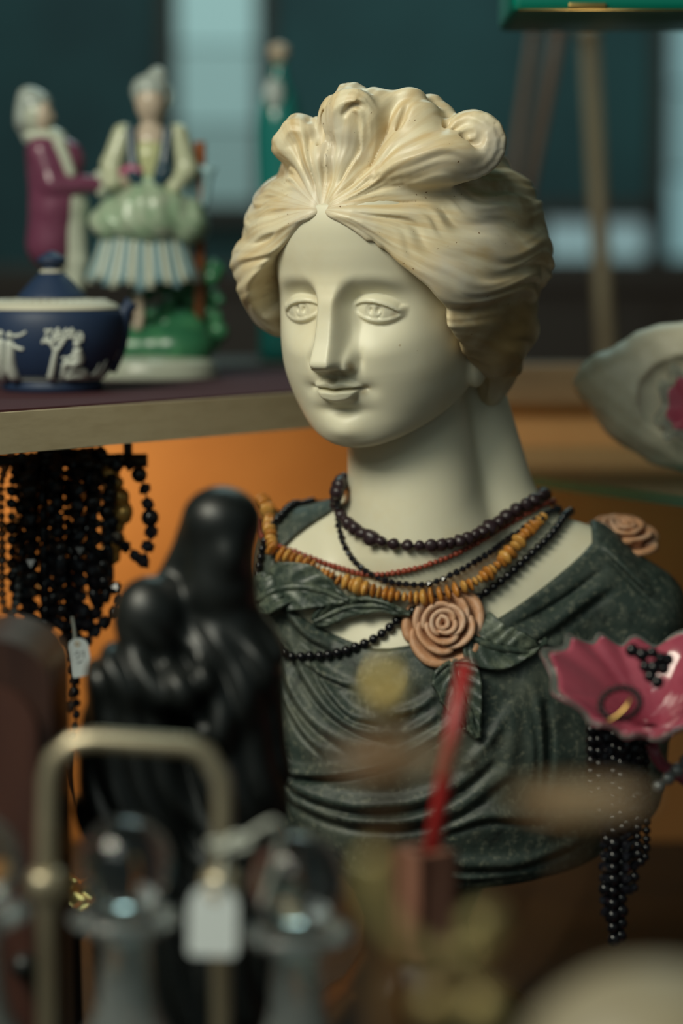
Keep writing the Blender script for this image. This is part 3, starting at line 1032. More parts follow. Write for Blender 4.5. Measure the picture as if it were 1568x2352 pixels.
# ---- carved roses and leaves
def rose(name, parent, c, nrm, upv, R, label):
    """carved rose: spiralled cupped petals, each one its own piece"""
    nrm = Vector(nrm).normalized(); up = Vector(upv); up = (up - nrm * up.dot(nrm)).normalized(); rt = up.cross(nrm)
    root = MB()
    root.lathe(c, [(0.0, -0.30 * R), (0.5 * R, -0.30 * R), (0.62 * R, -0.18 * R), (0.55 * R, 0.0), (0.2 * R, 0.1 * R), (0.0, 0.14 * R)], 28,
               axis=Matrix((rt, up, nrm)).transposed())
    ro = root.build(name, M_ROSE, parent)
    tag(ro, label)
    def W(x, y, z): return np.array(c) + np.array(rt) * x + np.array(up) * y + np.array(nrm) * z
    layers = [  # r base, r lip, z base, z lip, count, span, phase
        (0.55, 1.00, -0.26, 0.10, 5, 1.62, 0.30), (0.40, 0.74, -0.10, 0.30, 4, 2.0, 0.95), (0.26, 0.52, 0.0, 0.42, 3, 2.5, 0.2),
        (0.14, 0.33, 0.10, 0.46, 3, 2.4, 1.2), (0.04, 0.17, 0.15, 0.46, 2, 3.3, 0.5)]
    for li, (r0, r1, z0, z1, cnt, span, ph) in enumerate(layers):
        for k in range(cnt):
            a0 = ph + 2 * math.pi * k / cnt
            m_, n_ = 9, 15
            G = np.zeros((m_, n_, 3))
            for i in range(m_):
                t = i / (m_ - 1)
                for j in range(n_):
                    s_ = j / (n_ - 1) * 2 - 1
                    edge = 1 - 0.16 * abs(s_) ** 3.0
                    sp = 0.10 * s_                                    # one side tucks under its neighbour
                    bul = math.sin(t * math.pi * 0.5)
                    rr = (r0 + (r1 * edge + sp * r1 * 0.8 - r0) * (t ** 0.85)) * R
                    zz = (z0 + (z1 - z0) * (bul ** 1.3) * (1 - 0.12 * abs(s_) ** 2) - 0.10 * max(t - .72, 0) / .28 * (1.2 if li == 0 else .7)) * R
                    rr += R * 0.03 * math.sin(3 * s_ + li + k * 2) * t
                    a = a0 + s_ * span / 2
                    G[i, j] = W(rr * math.cos(a), rr * math.sin(a), zz)
            th = np.full((m_, n_), 0.085 * R); th[-1] *= 0.5; th[:, 0] *= 0.4; th[:, -1] *= 0.4
            mb = MB(); sheet(mb, G, th)
            mb.build('petal', M_ROSE, ro)
    return ro

pc, pn = hit(1020, 1440)
pn = Vector((-0.10, -0.93, 0.33))
rose('rose', bust, Vector(pc) + pn * 0.006, pn, (0, 0, 1), 96 * S, 'peach-coloured carved rose on the breast')
sc_ = at(1424, 1234, 0.05)
rose('rose', bust, sc_, (0.06, -0.34, 0.94), (0, 1, 0), 94 * scale_at(0.05), 'peach-coloured carved rose on the shoulder')

def leaf(parent, axis, hw, lift, veins=6, label=None, blunt=0.5):
    m_, n_ = 52, 37
    ax = spline(np.array(axis, float), m_)
    tn = np.gradient(ax, axis=0); tn /= np.linalg.norm(tn, axis=1, keepdims=True)
    nm = np.stack([-tn[:, 1], tn[:, 0]], 1)
    G = np.zeros((m_, n_, 3))
    last = None
    for i in range(m_):
        t = i / (m_ - 1)
        wd_ = hw * max(math.sin(math.pi * min(max(t, .0), 1) ** blunt), 0.03) ** 0.8
        for j in range(n_):
            s_ = j / (n_ - 1) * 2 - 1
            q = ax[i] + nm[i] * s_ * wd_
            p, n = hit(*q)
            if p is None:
                p, n = last
            last = (p, n)
            vein = 1.1 * math.exp(-(s_ / 0.07) ** 2)
            vein += 0.8 * max(0, math.cos(2 * math.pi * veins * (t - 0.24 * abs(s_)))) ** 8 * min(1, abs(s_) * 6)
            cup = 0.9 * abs(s_) ** 2
            G[i, j] = p + n * (lift + 0.0026 * vein + 0.003 * cup)
    # ease the sheet where it bridges hollows
    for _ in range(2):
        G[1:-1] = (G[:-2] + 2 * G[1:-1] + G[2:]) / 4
    mb = MB(); sheet(mb, G, 0.003)
    o = mb.build('leaf', M_LEAF, parent)
    if label: tag(o, label)
    return o
leaf(bust, [(1070, 1462), (1150, 1492), (1252, 1484)], 56, 0.004, label='carved leaf right of the breast rose')
leaf(bust, [(1035, 1520), (1058, 1600), (1096, 1694)], 54, 0.004, label='carved leaf hanging below the breast rose')
leaf(bust, [(584, 1388), (680, 1348), (812, 1372)], 46, 0.006, label='carved leaf over the left collarbone', blunt=0.7)
leaf(bust, [(722, 1420), (800, 1392), (880, 1382), (945, 1402)], 27, 0.005, veins=3)

# ------------------------------------------------------------------ necklaces on the bust
M_GARNET = mat('dark_garnet', (0.022, 0.012, 0.016), 0.36, noise=((0.085, 0.045, 0.05), 90.0, 0.50, 0.72))
M_JET = mat('black_onyx', (0.006, 0.006, 0.008), 0.10)
M_FACET = mat('black_facet', (0.010, 0.010, 0.014), 0.08)
M_CORAL = mat('red_coral', (0.33, 0.060, 0.028), 0.42, noise=((0.22, 0.035, 0.02), 120.0, 0.45, 0.65))
M_AMBER = mat('butter_amber', (0.56, 0.24, 0.045), 0.30, noise=((0.40, 0.13, 0.02), 70.0, 0.42, 0.66), sss=0.15, sss_r=(0.004,))
M_AMBER2 = mat('pale_amber', (0.66, 0.36, 0.09), 0.30, noise=((0.50, 0.20, 0.03), 80.0, 0.45, 0.66), sss=0.15, sss_r=(0.004,))
M_CORD = mat('dark_cord', (0.02, 0.015, 0.012), 0.8)
M_GOLD = mat('gold', (0.75, 0.48, 0.16), 0.28, metal=1.0)

def unit_ball(n, material, seg=14, rings=9, sc=(1, 1, 1)):
    return shared_mesh(n, MB().ball((0, 0, 0), 1.0, seg, rings, sc), material)
def unit_nugget(n, material, seed, flat=1.0, amp=.16, smooth=True, sub=2):
    r = random.Random(seed)
    bm = bmesh.new()
    bmesh.ops.create_icosphere(bm, subdivisions=sub, radius=1.0)
    dirs = [Vector((r.gauss(0, 1), r.gauss(0, 1), r.gauss(0, 1))).normalized() for _ in range(9)]
    cuts = [r.uniform(.70, .95) for _ in range(9)]
    for v in bm.verts:
        p = v.co.copy()
        for d, c in zip(dirs, cuts):
            e = p.dot(d) - c
            if e > 0: p -= d * e
        v.co = p * (1 + amp * .4 * math.sin(3 * p.x + 2 * p.y + seed))
        v.co.z *= flat
    mb = MB().bm(bm)
    return shared_mesh(n, mb, material, smooth)

def drape(ctrl, lift):
    """photo path laid on the bust; None depth where the ray misses is bridged; (px,py,y) are given outright"""
    P, miss = [], []
    for c in ctrl:
        if len(c) == 3:
            P.append(np.array(at(*c)))
        else:
            p, n = hit(*c)
            if p is None: P.append(None); miss.append((len(P) - 1, c))
            else: P.append(p + n * lift)
    known = [i for i, p in enumerate(P) if p is not None]
    for i, c in miss:
        a = max([k for k in known if k < i], default=known[0]); b = min([k for k in known if k > i], default=known[-1])
        y = P[a][1] if a == b else P[a][1] + (P[b][1] - P[a][1]) * (i - a) / (b - a)
        P[i] = np.array(at(c[0], c[1], y))
    return np.array(P)

def settle(p, gap):
    loc, nor, i, d = BV.find_nearest(Vector(p))
    if loc is None: return p
    v = Vector(p) - loc
    side = v.dot(nor)
    if side < gap and v.length < 0.05:
        return np.array(loc + nor * gap)
    return p

def necklace(name, label, ctrl, sizes, meshes, step, along=None, jitter=0.0, cord=None, seed=1, squash=None, dense=400, back=None, gap=0.85):
    """beads strung along a path: sizes(t) radius in m; step = spacing in radii"""
    r = random.Random(seed)
    P = drape(ctrl, sizes(0.5))
    D = spline(P, dense)
    L = np.concatenate([[0], np.cumsum(np.linalg.norm(np.diff(D, axis=0), axis=1))])
    pos, x = [], 0.0
    while x < L[-1]:
        t = x / L[-1]
        pos.append((np.array([np.interp(x, L, D[:, k]) for k in range(3)]), t))
        x += sizes(t) * step * r.uniform(1 - jitter * .5, 1 + jitter * .5)
    e = empty(name, Vector(D[len(D) // 2]), label, 'necklace')
    Q = [settle(p, sizes(t) * gap) for p, t in pos]
    for i, (p, (_, t)) in enumerate(zip(Q, pos)):
        a = Q[min(i + 1, len(Q) - 1)] - Q[max(i - 1, 0)]
        q = Vector(a).to_track_quat('Z', 'Y')
        eul = (q @ Matrix.Rotation(r.uniform(0, 6.28), 3, 'Z').to_quaternion()).to_euler()
        s_ = sizes(t) * r.uniform(1 - jitter, 1 + jitter * .6)
        sz = s_ if squash is None else (s_ * r.uniform(.9, 1.05), s_ * r.uniform(.9, 1.05), s_ * squash * r.uniform(.75, 1.3))
        inst('bead', meshes[r.randrange(len(meshes))], e, p, sz, eul)
    full = list(Q)
    if back is not None:
        full = full + [np.array(at(*b)) for b in back] + [Q[0]]
    k = max(1, len(Q) // 40)
    cp = full[:len(Q):k] + full[len(Q):]
    MB().tube(spline(np.array(cp), 90), 0.0009, 6).build('cord', M_CORD, e)
    return e

ME_JET = [unit_ball('onyx_bead', M_JET)]
ME_GAR = [unit_nugget('garnet_bead', M_GARNET, k) for k in range(5)]
ME_FAC = [unit_nugget('facet_bead', M_FACET, 20 + k, smooth=False, sub=1) for k in range(4)]
ME_COR = [unit_nugget('coral_bead', M_CORAL, 40 + k, amp=.1) for k in range(3)]
ME_AMB = [unit_nugget('amber_chip', M_AMBER, 60 + k) for k in range(4)] + [unit_nugget('amber_chip', M_AMBER2, 70 + k) for k in range(3)]
BACK_L = [(1240, 1160, 0.10), (1120, 1180, 0.13), (950, 1190, 0.135), (800, 1195, 0.13), (690, 1200, 0.12)]
BACK = [(1215, 1120, 0.075), (1120, 1100, 0.105), (950, 1095, 0.105), (830, 1100, 0.075)]
necklace('garnet_choker', 'chunky dark garnet choker close around the marble neck',
         [(790, 1100, 0.03), (776, 1120, -0.005), (784, 1165), (815, 1205), (865, 1236), (930, 1252), (1000, 1252), (1060, 1240), (1115, 1216), (1165, 1186), (1215, 1155), (1250, 1135, 0.045)],
         lambda t: S * (16.5 + 2.4 * math.sin(19 * t)), ME_GAR, 1.62, jitter=.26, seed=3, back=BACK)
necklace('black_faceted_necklace', 'thin strand of small faceted black beads under the red strand',
         [(778, 1135, -0.005), (784, 1190), (798, 1258), (835, 1303), (880, 1328), (930, 1338), (985, 1337), (1045, 1312), (1110, 1275), (1175, 1232), (1235, 1192), (1285, 1170, 0.04)],
         lambda t: S * 9.4, ME_FAC, 1.8, jitter=.12, seed=4, back=BACK)
necklace('red_coral_necklace', 'thin red coral bead strand crossing the upper chest',
         [(590, 1195, 0.055), (600, 1232, 0.02), (640, 1256), (700, 1279), (765, 1301), (850, 1318), (930, 1310), (1010, 1286), (1080, 1254), (1150, 1214), (1225, 1172), (1272, 1152, 0.05)],
         lambda t: S * 7.4, ME_COR, 1.75, jitter=.15, seed=5, back=BACK_L)
necklace('amber_chip_necklace', 'strand of orange amber chips lying below the red beads',
         [(600, 1150, 0.06), (625, 1190, 0.04), (632, 1240), (645, 1275), (700, 1299), (760, 1324), (830, 1343), (900, 1357), (965, 1364), (1030, 1352), (1095, 1325), (1150, 1284), (1192, 1240), (1232, 1195, 0.02)],
         lambda t: S * (19 + 3.2 * math.sin(31 * t) + 2 * math.sin(83 * t)), ME_AMB, 0.86, jitter=.22, seed=6, squash=.42, back=BACK_L)
necklace('black_bead_necklace', 'long strand of round black beads looping down to the breast rose',
         [(1310, 1175, 0.05), (1290, 1195), (1262, 1232), (1215, 1278), (1160, 1326), (1105, 1364), (1060, 1390), (985, 1398), (935, 1402), (905, 1436), (862, 1470), (800, 1496), (730, 1511), (672, 1502), (630, 1468),
          (602, 1420), (592, 1385), (598, 1330), (606, 1285), (618, 1238), (648, 1192), (690, 1160), (720, 1150, 0.07)],
         lambda t: S * (11.8 - 1.6 * abs(t - .42) * 2), ME_JET, 1.96, seed=8, back=BACK_L)
# ------------------------------------------------------------------ blue jasper teapot
M_BLUE = mat('blue_jasper', (0.016, 0.036, 0.088), 0.55, noise=((0.013, 0.028, 0.070), 20.0, .4, .7), bump=0.06, bump_scale=500)
M_RELIEF = mat('white_jasper', (0.62, 0.66, 0.60), 0.6)
M_BAND = mat('cream_relief_band', (0.60, 0.58, 0.46), 0.6)
TY = 0.145
TF = Frame(TY)
s_ = TF.s
tz = SH_Z
tx = at(122, 880, TY).x
tp = empty('teapot', (tx, TY, tz), 'blue jasper teapot with white relief figures on the cream shelf', 'teapot')
def lz(py):                                    # height above the shelf of a pixel row, at the pot's axis
    return at(122, py, TY).z - tz
bz0 = 0.0
prof = [(0.0, 0.0), (104, 0.0), (114, 4), (117, 12), (112, 22), (108, 27), (122, 34), (143, 62), (160, 98), (167, 130), (167, 160), (160, 182), (146, 194), (132, 199)]
prof = [(r * s_, h * s_) for r, h in prof]
body = MB().lathe((tx, TY, tz), spline(prof, 46), 72).build('body', M_BLUE, tp)
sh = [(r * s_, h * s_) for r, h in [(158, 186), (148, 197), (130, 204), (100, 208), (80, 211), (74, 208)]]
band = MB().lathe((tx, TY, tz), spline(sh, 16), 72).build('shoulder_band', M_BAND, tp)
dots = MB()
for k in range(40):
    a = 2 * math.pi * k / 40
    dots.ball((tx + 122 * s_ * math.cos(a), TY + 122 * s_ * math.sin(a), tz + 206 * s_), 5.5 * s_, 8, 5, (1.3, 1, .5), Matrix.Rotation(a + .5, 3, 'Z'))
dots.build('beading', M_RELIEF, band)
lid = MB().lathe((tx, TY, tz), spline([(r * s_, h * s_) for r, h in [(80, 210), (78, 216), (66, 230), (46, 252), (31, 266), (26, 270), (0, 271)]], 30), 60).build('lid', M_BLUE, tp)
MB().lathe((tx, TY, tz), [(r * s_, h * s_) for r, h in [(0, 268), (27, 268), (28, 272), (24, 276), (0, 277)]], 40).build('lid_ring', M_BAND, lid)
MB().lathe((tx, TY, tz), spline([(r * s_, h * s_) for r, h in [(0, 274), (20, 275), (20, 284), (30, 290), (34, 297), (30, 304), (20, 310), (14, 313), (10, 317), (0, 319)]], 30), 40).build('knob', M_BLUE, lid)
MB().lathe((tx, TY, tz), [(r * s_, h * s_) for r, h in [(114, 27), (118, 30), (118, 33), (124, 36), (114, 36)]], 60).build('ground_line', M_RELIEF, body)
sp = [TF(238, 838, 0), TF(262, 800, -4), TF(276, 760, -6), TF(284, 722, -6), (TF(304, 694, -6))]
MB().tube(spline(sp, 22), np.interp(np.linspace(0, 1, 22), [0, .3, .7, .9, 1], [34 * s_, 27 * s_, 19 * s_, 15 * s_, 17 * s_]), 18).build('spout', M_BLUE, tp)
hd = [TF(-20, 705, 0), TF(-70, 690, 0), TF(-110, 730, 0), TF(-100, 790, 0), TF(-60, 830, 0), TF(-25, 845, 0)]
MB().tube(spline(hd, 26), 12 * s_, 14).build('handle', M_BLUE, tp)
# raised figures: strokes laid on the belly of the pot
bvp = []
me_ = body.data
PV = np.array([v.co[:] for v in me_.vertices]) + np.array(tp.location)
BVT = BVHTree.FromPolygons(PV.tolist(), [tuple(p.vertices) for p in me_.polygons])
def on_pot(px, py, lift):
    d = Vector(ray(px, py)).normalized()
    loc, nor, i, _ = BVT.ray_cast(Vector(CAMP), d)
    if loc is None: return None
    if nor.dot(d) > 0: nor = -nor
    return np.array(loc + nor * lift)
def motif(name, strokes, dots_=()):
    mb = MB()
    for pts, r0, r1 in strokes:
        P = [on_pot(*q, 0.0) for q in spline(np.array(pts, float), max(5, len(pts) * 3))]
        P = [p for p in P if p is not None]
        if len(P) < 2: continue
        mb.tube(P, list(np.linspace(r0 * s_, r1 * s_, len(P))), 8)
    for (x, y, r) in dots_:
        p = on_pot(x, y, 0.0)
        if p is not None: mb.ball(p, r * s_, 9, 6)
    mb.build(name, M_RELIEF, body)
rr_ = random.Random(4)
leafs = []
for cx, cy, w_, h_ in ((118, 768, 26, 14), (148, 762, 24, 12), (172, 768, 22, 10), (135, 778, 20, 10), (106, 780, 12, 12), (182, 778, 12, 8)):
    for _ in range(12):
        leafs.append((cx + rr_.uniform(-w_, w_) * .7, cy + rr_.uniform(-h_, h_) * .7, rr_.uniform(3.2, 5.4)))
motif('tree_relief', [([(116, 868), (120, 850), (124, 826), (128, 806)], 9, 6), ([(128, 808), (118, 790), (110, 776)], 6, 3), ([(128, 808), (140, 792), (152, 776), (168, 770)], 6, 3)], leafs)
motif('seated_figure_relief', [([(176, 800), (178, 815), (178, 832)], 10, 14), ([(172, 836), (156, 834), (146, 832)], 12, 8), ([(150, 834), (146, 850), (142, 862)], 8, 5), ([(182, 806), (190, 822), (184, 836)], 4.5, 4),
      ([(172, 812), (158, 822), (142, 822)], 4.5, 3.5), ([(140, 866), (165, 850), (190, 852), (196, 864)], 6, 9), ([(150, 864), (192, 862)], 9, 9)], [(176, 790, 8), (180, 786, 5)])
motif('standing_figure_relief', [([(22, 782), (24, 806), (26, 836), (34, 866)], 10, 15), ([(28, 792), (42, 800), (54, 802)], 5, 4), ([(30, 772), (46, 770), (60, 762)], 4, 3), ([(10, 868), (20, 840), (22, 812)], 9, 8)], [(22, 770, 8)])
motif('standing_figure_relief', [([(2, 778), (4, 806), (6, 836), (10, 868)], 10, 14)], [(2, 766, 8)])
motif('grass_relief', [([(210, 862), (222, 850), (228, 836)], 5, 2), ([(218, 864), (232, 850), (244, 828)], 5, 2), ([(228, 864), (240, 850), (246, 842)], 5, 2)], [])
ac = MB()
for (x, y, r) in ((258, 770, 6), (262, 758, 6), (266, 782, 7), (262, 794, 8), (268, 806, 8), (272, 798, 6), (262, 816, 9), (254, 806, 6), (270, 770, 5), (266, 746, 5)):
    q = TF(x, y, -30)
    ac.ball(q, r * s_, 9, 6, (1, .8, 1.2))
ac.build('acanthus_relief', M_RELIEF, tp)

# ------------------------------------------------------------------ porcelain group: a man and a seated woman
FY = 0.325
FF = Frame(FY)
def glazed(n, c, **k): return mat(n, c, 0.25, **k)
M_PORC = glazed('white_porcelain', (0.50, 0.54, 0.44))
M_FLESH = glazed('porcelain_flesh', (0.56, 0.46, 0.36))
M_PURP = glazed('plum_glaze', (0.17, 0.050, 0.095), noise=((0.23, 0.085, 0.14), 60., .5, .7))
M_WIG = glazed('grey_wig', (0.38, 0.43, 0.40))
M_GRN = glazed('pale_green_glaze', (0.30, 0.44, 0.29), noise=((0.46, 0.52, 0.40), 50., .45, .65))
M_NAVY = glazed('navy_glaze', (0.025, 0.06, 0.09))
M_YEL = glazed('pale_yellow_glaze', (0.50, 0.52, 0.28))
M_SLV = glazed('pale_sleeve', (0.52, 0.55, 0.38))
M_BUSH = glazed('leaf_green_glaze', (0.030, 0.145, 0.070), noise=((0.06, 0.22, 0.10), 70., .45, .65))
M_BROWN = glazed('rust_brown_glaze', (0.30, 0.105, 0.045))
M_RIB = glazed('pale_blue_glaze', (0.26, 0.42, 0.46))
M_PINK = glazed('pink_glaze', (0.50, 0.13, 0.24))
M_STR = glazed('blue_stripe_glaze', (0.20, 0.34, 0.38))
fx = at(330, 860, FY)
fg = empty('porcelain_figurine', (fx.x, FY, SH_Z), 'porcelain group of a man in plum coat and a seated woman', 'figurine')
zb = SH_Z
def fz(py): return at(330, py, FY).z
# base
bs_ = MB()
pr = [(0.0, 0.0), (148, 0), (152, 8), (146, 20), (150, 30), (128, 44), (60, 52), (0, 54)]
for (cx, dy, k) in ((350, 0, 1.0),):
    c = at(cx, 860, FY)
    bs_.lathe((c.x, FY, zb), spline([(r * FF.s * k, h * FF.s) for r, h in pr], 24), 56)
bs_.build('base', M_PORC, fg)
g_ = MB()
for k in range(7):
    g_.ball(FF(270 + 22 * k, 868 + 4 * math.sin(k), -142 + 2.5 * (k - 3) ** 2), 10 * FF.s, 10, 6, (1.4, .4, .5))
g_.build('gilding', M_GOLD, fg)
rk = sculpt('rock', FF, [('e', 400, 800, 10, 90, 60, 70), ('e', 330, 800, 20, 110, 55, 70), ('e', 420, 770, 30, 60, 60, 50), ('e', 200, 800, 40, 80, 50, 60)], M_BUSH, fg, 4)
bush = empty_part = None
lv = MB()
rr_ = random.Random(11)
for k in range(70):
    x, y = rr_.uniform(350, 505), rr_.uniform(600, 800)
    if x < 430 and y < 690: x += 70
    lv.ball(FF(x, y, rr_.uniform(20, 70)), rr_.uniform(14, 26) * FF.s, 8, 6, (1, .6, .8), Matrix.Rotation(rr_.uniform(0, 3), 3, 'Y'))
for k in range(40):
    lv.ball(FF(rr_.uniform(315, 420), rr_.uniform(650, 800), rr_.uniform(0, 40)), rr_.uniform(12, 22) * FF.s, 8, 6, (1, .6, .8))
lv.build('foliage', M_BUSH, fg)
post = MB().tube([FF(457, 325, 20), FF(458, 520, 20), FF(456, 760, 20)], [14 * FF.s, 13 * FF.s, 13 * FF.s], 12).build('post', M_BROWN, fg)
rb = sculpt('ribbon', FF, [('c', (430, 385, 5), (490, 388, 5), 10, 7), ('c', (436, 392, 2), (446, 460, 2), 14, 10), ('c', (478, 395, 5), (470, 470, 5), 12, 8), ('e', 462, 520, 0, 20, 34, 16)], M_RIB, post, 3.5)
# man, standing left, reaching towards her
man = sculpt('man', FF, [('e', 84, 262, 0, 38, 48, 40), ('c', (96, 300, 0), (112, 340, 0), 22, 26), ('c', (112, 340, 5), (150, 470, 5), 50, 52), ('c', (160, 480, 0), (178, 600, 0), 40, 24), ('c', (178, 600, 0), (168, 730, 0), 24, 15),
             ('c', (150, 480, 30), (140, 600, 35), 40, 26), ('c', (140, 600, 35), (150, 740, 30), 24, 15), ('e', 160, 748, 5, 28, 12, 22), ('e', 112, 276, -8, 12, 9, 10),
             ('c', (230, 424, -20), (276, 420, -30), 15, 13), ('e', 290, 408, -30, 20, 14, 12)], M_PORC, fg, 3.5)
tag(man, 'standing man in plum coat and pale breeches')
sculpt('hand', FF, [('e', 280, 416, -34, 24, 14, 13)], M_FLESH, man, 3)
sculpt('face', FF, [('e', 100, 268, -12, 24, 38, 30), ('e', 120, 270, -14, 9, 9, 9), ('c', (104, 300, -6), (112, 322, -6), 16, 18)], M_FLESH, man, 3)
sculpt('wig', FF, [('e', 78, 240, 4, 42, 36, 42), ('e', 56, 268, 4, 24, 34, 34), ('e', 66, 218, 0, 24, 20, 26), ('c', (52, 285, 8), (62, 320, 12), 18, 12)], M_WIG, man, 3.5)
sculpt('coat', FF, [('c', (112, 352, 4), (128, 470, 4), 54, 60), ('c', (128, 470, 6), (116, 560, 14), 60, 58), ('c', (100, 352, -26), (126, 424, -40), 32, 27), ('c', (126, 424, -40), (224, 424, -24), 27, 19), ('e', 150, 370, -4, 46, 50, 44)], M_PURP, man, 3.5, 12)
sculpt('jabot', FF, [('c', (70, 312, -10), (120, 312, -16), 13, 13), ('c', (140, 330, -36), (168, 400, -46), 16, 11), ('c', (232, 405, -24), (236, 440, -24), 14, 14)], M_PORC, man, 3.5)
# woman, seated
wo = sculpt('woman', FF, [('e', 346, 235, 0, 36, 48, 38), ('c', (346, 270, 0), (346, 310, 4), 19, 22), ('c', (346, 330, 12), (345, 440, 12), 48, 42), ('e', 340, 470, 10, 90, 60, 70),
            ('c', (318, 680, -6), (322, 730, -8), 12, 10), ('e', 318, 748, -16, 13, 14, 20)], M_FLESH, fg, 3.5)
tag(wo, 'seated woman in pale green dress with dark blue bodice straps')
sculpt('hair', FF, [('e', 346, 205, 8, 44, 36, 42), ('e', 362, 172, 4, 22, 20, 22), ('e', 384, 222, 14, 16, 26, 20), ('e', 318, 215, 10, 16, 28, 20)], M_WIG, wo, 3.5)
sculpt('bodice', FF, [('c', (346, 362, 6), (342, 450, 6), 54, 48)], M_YEL, wo, 3.5)
sculpt('strap', FF, [('c', (302, 300, -24), (312, 400, -40), 12, 18), ('c', (312, 400, -40), (330, 440, -44), 16, 10)], M_NAVY, wo, 3.5)
sculpt('strap', FF, [('c', (388, 300, -24), (378, 400, -40), 12, 20), ('c', (378, 400, -40), (352, 446, -44), 20, 10)], M_NAVY, wo, 3.5)
sculpt('sleeve', FF, [('c', (284, 310, -4), (258, 380, -16), 26, 24), ('c', (258, 380, -16), (262, 420, -40), 24, 20)], M_SLV, wo, 3.5)
sculpt('sleeve', FF, [('c', (408, 310, -4), (430, 390, -10), 26, 25), ('c', (430, 390, -10), (404, 430, -40), 24, 20)], M_SLV, wo, 3.5)
sculpt('overskirt', FF, [('e', 345, 486, -4, 108, 50, 84), ('c', (345, 440, 0), (345, 486, -16), 52, 84), ('e', 262, 512, -14, 52, 44, 60), ('e', 428, 512, -14, 48, 50, 56), ('e', 330, 512, -50, 80, 34, 44)], M_GRN, wo, 3.0, 18,
       lambda P, d: d - 5 * np.abs(np.sin(P[:, 0] * .075 + P[:, 2] * .05 + 1.3 * np.sin(P[:, 2] * .04))))
# pleated skirt, each pleat its own strip
n_p = 17
for k in range(n_p):
    a0 = math.pi * (1.02 + 0.96 * k / n_p); a1 = math.pi * (1.02 + 0.96 * (k + 1) / n_p)
    G = np.zeros((10, 5, 3))
    for i in range(10):
        t = i / 9
        py = 500 + 162 * t - 22 * t * abs(k - n_p / 2 + .5) / (n_p / 2) + 8 * math.sin(k * 1.7) * t
        rad = 84 + 34 * t ** 1.4
        for j in range(5):
            a = a0 + (a1 - a0) * j / 4
            b = 1 + 0.10 * math.sin(math.pi * j / 4) * (0.4 + t)
            G[i, j] = FF(330 + rad * b * math.cos(a), py, -6 + rad * .62 * b * math.sin(a))
    mb = MB(); sheet(mb, G, 5 * FF.s)
    mb.build('pleat', M_PORC if k % 2 else M_STR, wo)
sculpt('posy', FF, [('e', 305, 390, -46, 14, 12, 12), ('e', 322, 394, -48, 11, 9, 10), ('e', 286, 396, -44, 10, 8, 8)], M_PINK, fg, 3)

# ------------------------------------------------------------------ slender teal bottle behind
BY = 0.62
BF = Frame(BY)
M_TEALG = mat('teal_glass', (0.02, 0.22, 0.20), 0.12, coat=0.4)
c = at(642, 850, BY)
bt = empty('glass_bottle', (c.x, BY, 0.414), 'slender teal glass bottle with pale stopper behind the hair', 'bottle')
MB().lathe((c.x, BY, 0.414), spline([(r * BF.s, h * BF.s) for r, h in [(0, 0), (44, 0), (48, 30), (46, 260), (50, 420), (52, 520), (44, 590), (24, 630), (18, 660), (22, 668), (0, 669)]], 40), 32).build('body', M_TEALG, bt)
MB().lathe((c.x, BY, 0.414), spline([(r * BF.s, h * BF.s) for r, h in [(0, 664), (12, 668), (12, 676), (24, 690), (22, 708), (10, 716), (0, 718)]], 20), 24).build('stopper', mat('pale_stopper', (.55, .45, .33), .4), bt)
MB().ball((c.x - 10 * BF.s, BY - 46 * BF.s, 0.414 + 600 * BF.s), 24 * BF.s, 14, 10, (1, .5, 1.5)).build('relief_medallion', mat('pale_medallion', (.45, .52, .5), .4), bt)
MB().box((c.x, BY + 0.02, 0.405), (0.16, 0.12, 0.018), None, 0.002).build('wooden_stand', M_DARK, bt)
# ------------------------------------------------------------------ dark bronze of an embracing couple
M_BRONZE = mat('dark_bronze', (0.007, 0.009, 0.009), 0.40, noise=((0.014, 0.016, 0.015), 30., .45, .7), bump=0.15, bump_scale=60, spec=0.5)
CY = -0.34
CF = Frame(CY)
def folds(P, d):
    m = np.nonzero(np.abs(d) < 30)[0]
    if len(m):
        x, y, z = P[m, 0], P[m, 1], P[m, 2]
        lowb = 1 - sstep(z, CF(500, 1500)[2] / CF.s, CF(500, 1400)[2] / CF.s)
        d = d.copy()
        d[m] -= lowb * 14 * np.abs(np.sin(x * .045 + z * .020 + 1.2 * np.sin(z * .012))) - 5 * lowb
    return d
cp_ = CF(440, 2200, 0)
cz0 = 0.0
cpl = empty('bronze_sculpture', (cp_[0], CY, 0.0), 'dark bronze sculpture of a hooded couple embracing, beside the bust', 'sculpture')
sculpt('figures', CF, [
    # taller hooded figure
    ('e', 508, 1235, 0, 78, 100, 80), ('e', 508, 1190, 4, 88, 70, 90), ('e', 506, 1330, -10, 78, 96, 78), ('c', (440, 1250, 30), (400, 1330, 40), 40, 40), ('c', (504, 1370, 10), (514, 1450, 20), 78, 90),
    ('c', (490, 1510, 30), (570, 1530, 30), 104, 76), ('c', (525, 1500, 20), (540, 1800, 20), 110, 118), ('c', (540, 1800, 20), (500, 2300, 20), 110, 140),
    # smaller figure leaning in
    ('e', 345, 1410, -30, 82, 92, 80), ('c', (350, 1470, -20), (330, 1560, -10), 60, 90), ('c', (300, 1580, 0), (310, 1850, 0), 105, 130), ('c', (310, 1850, 0), (380, 2350, 10), 120, 150),
    # arm laid across
    ('c', (270, 1540, -70), (420, 1570, -110), 44, 34), ('c', (420, 1570, -110), (470, 1545, -110), 34, 26), ('c', (600, 1520, -50), (500, 1660, -100), 50, 36),
    ('e', 530, 1270, -64, 22, 34, 30)],
    M_BRONZE, cpl, 5.0, 44, folds)
sb_ = MB()
sb_.lathe((cp_[0], CY, 0.0), [(0, 0), (0.050, 0.0), (0.050, 0.03), (0.046, 0.042), (0.04, 0.07), (0.0, 0.07)], 36)
sb_.build('base', M_BRONZE, cpl)

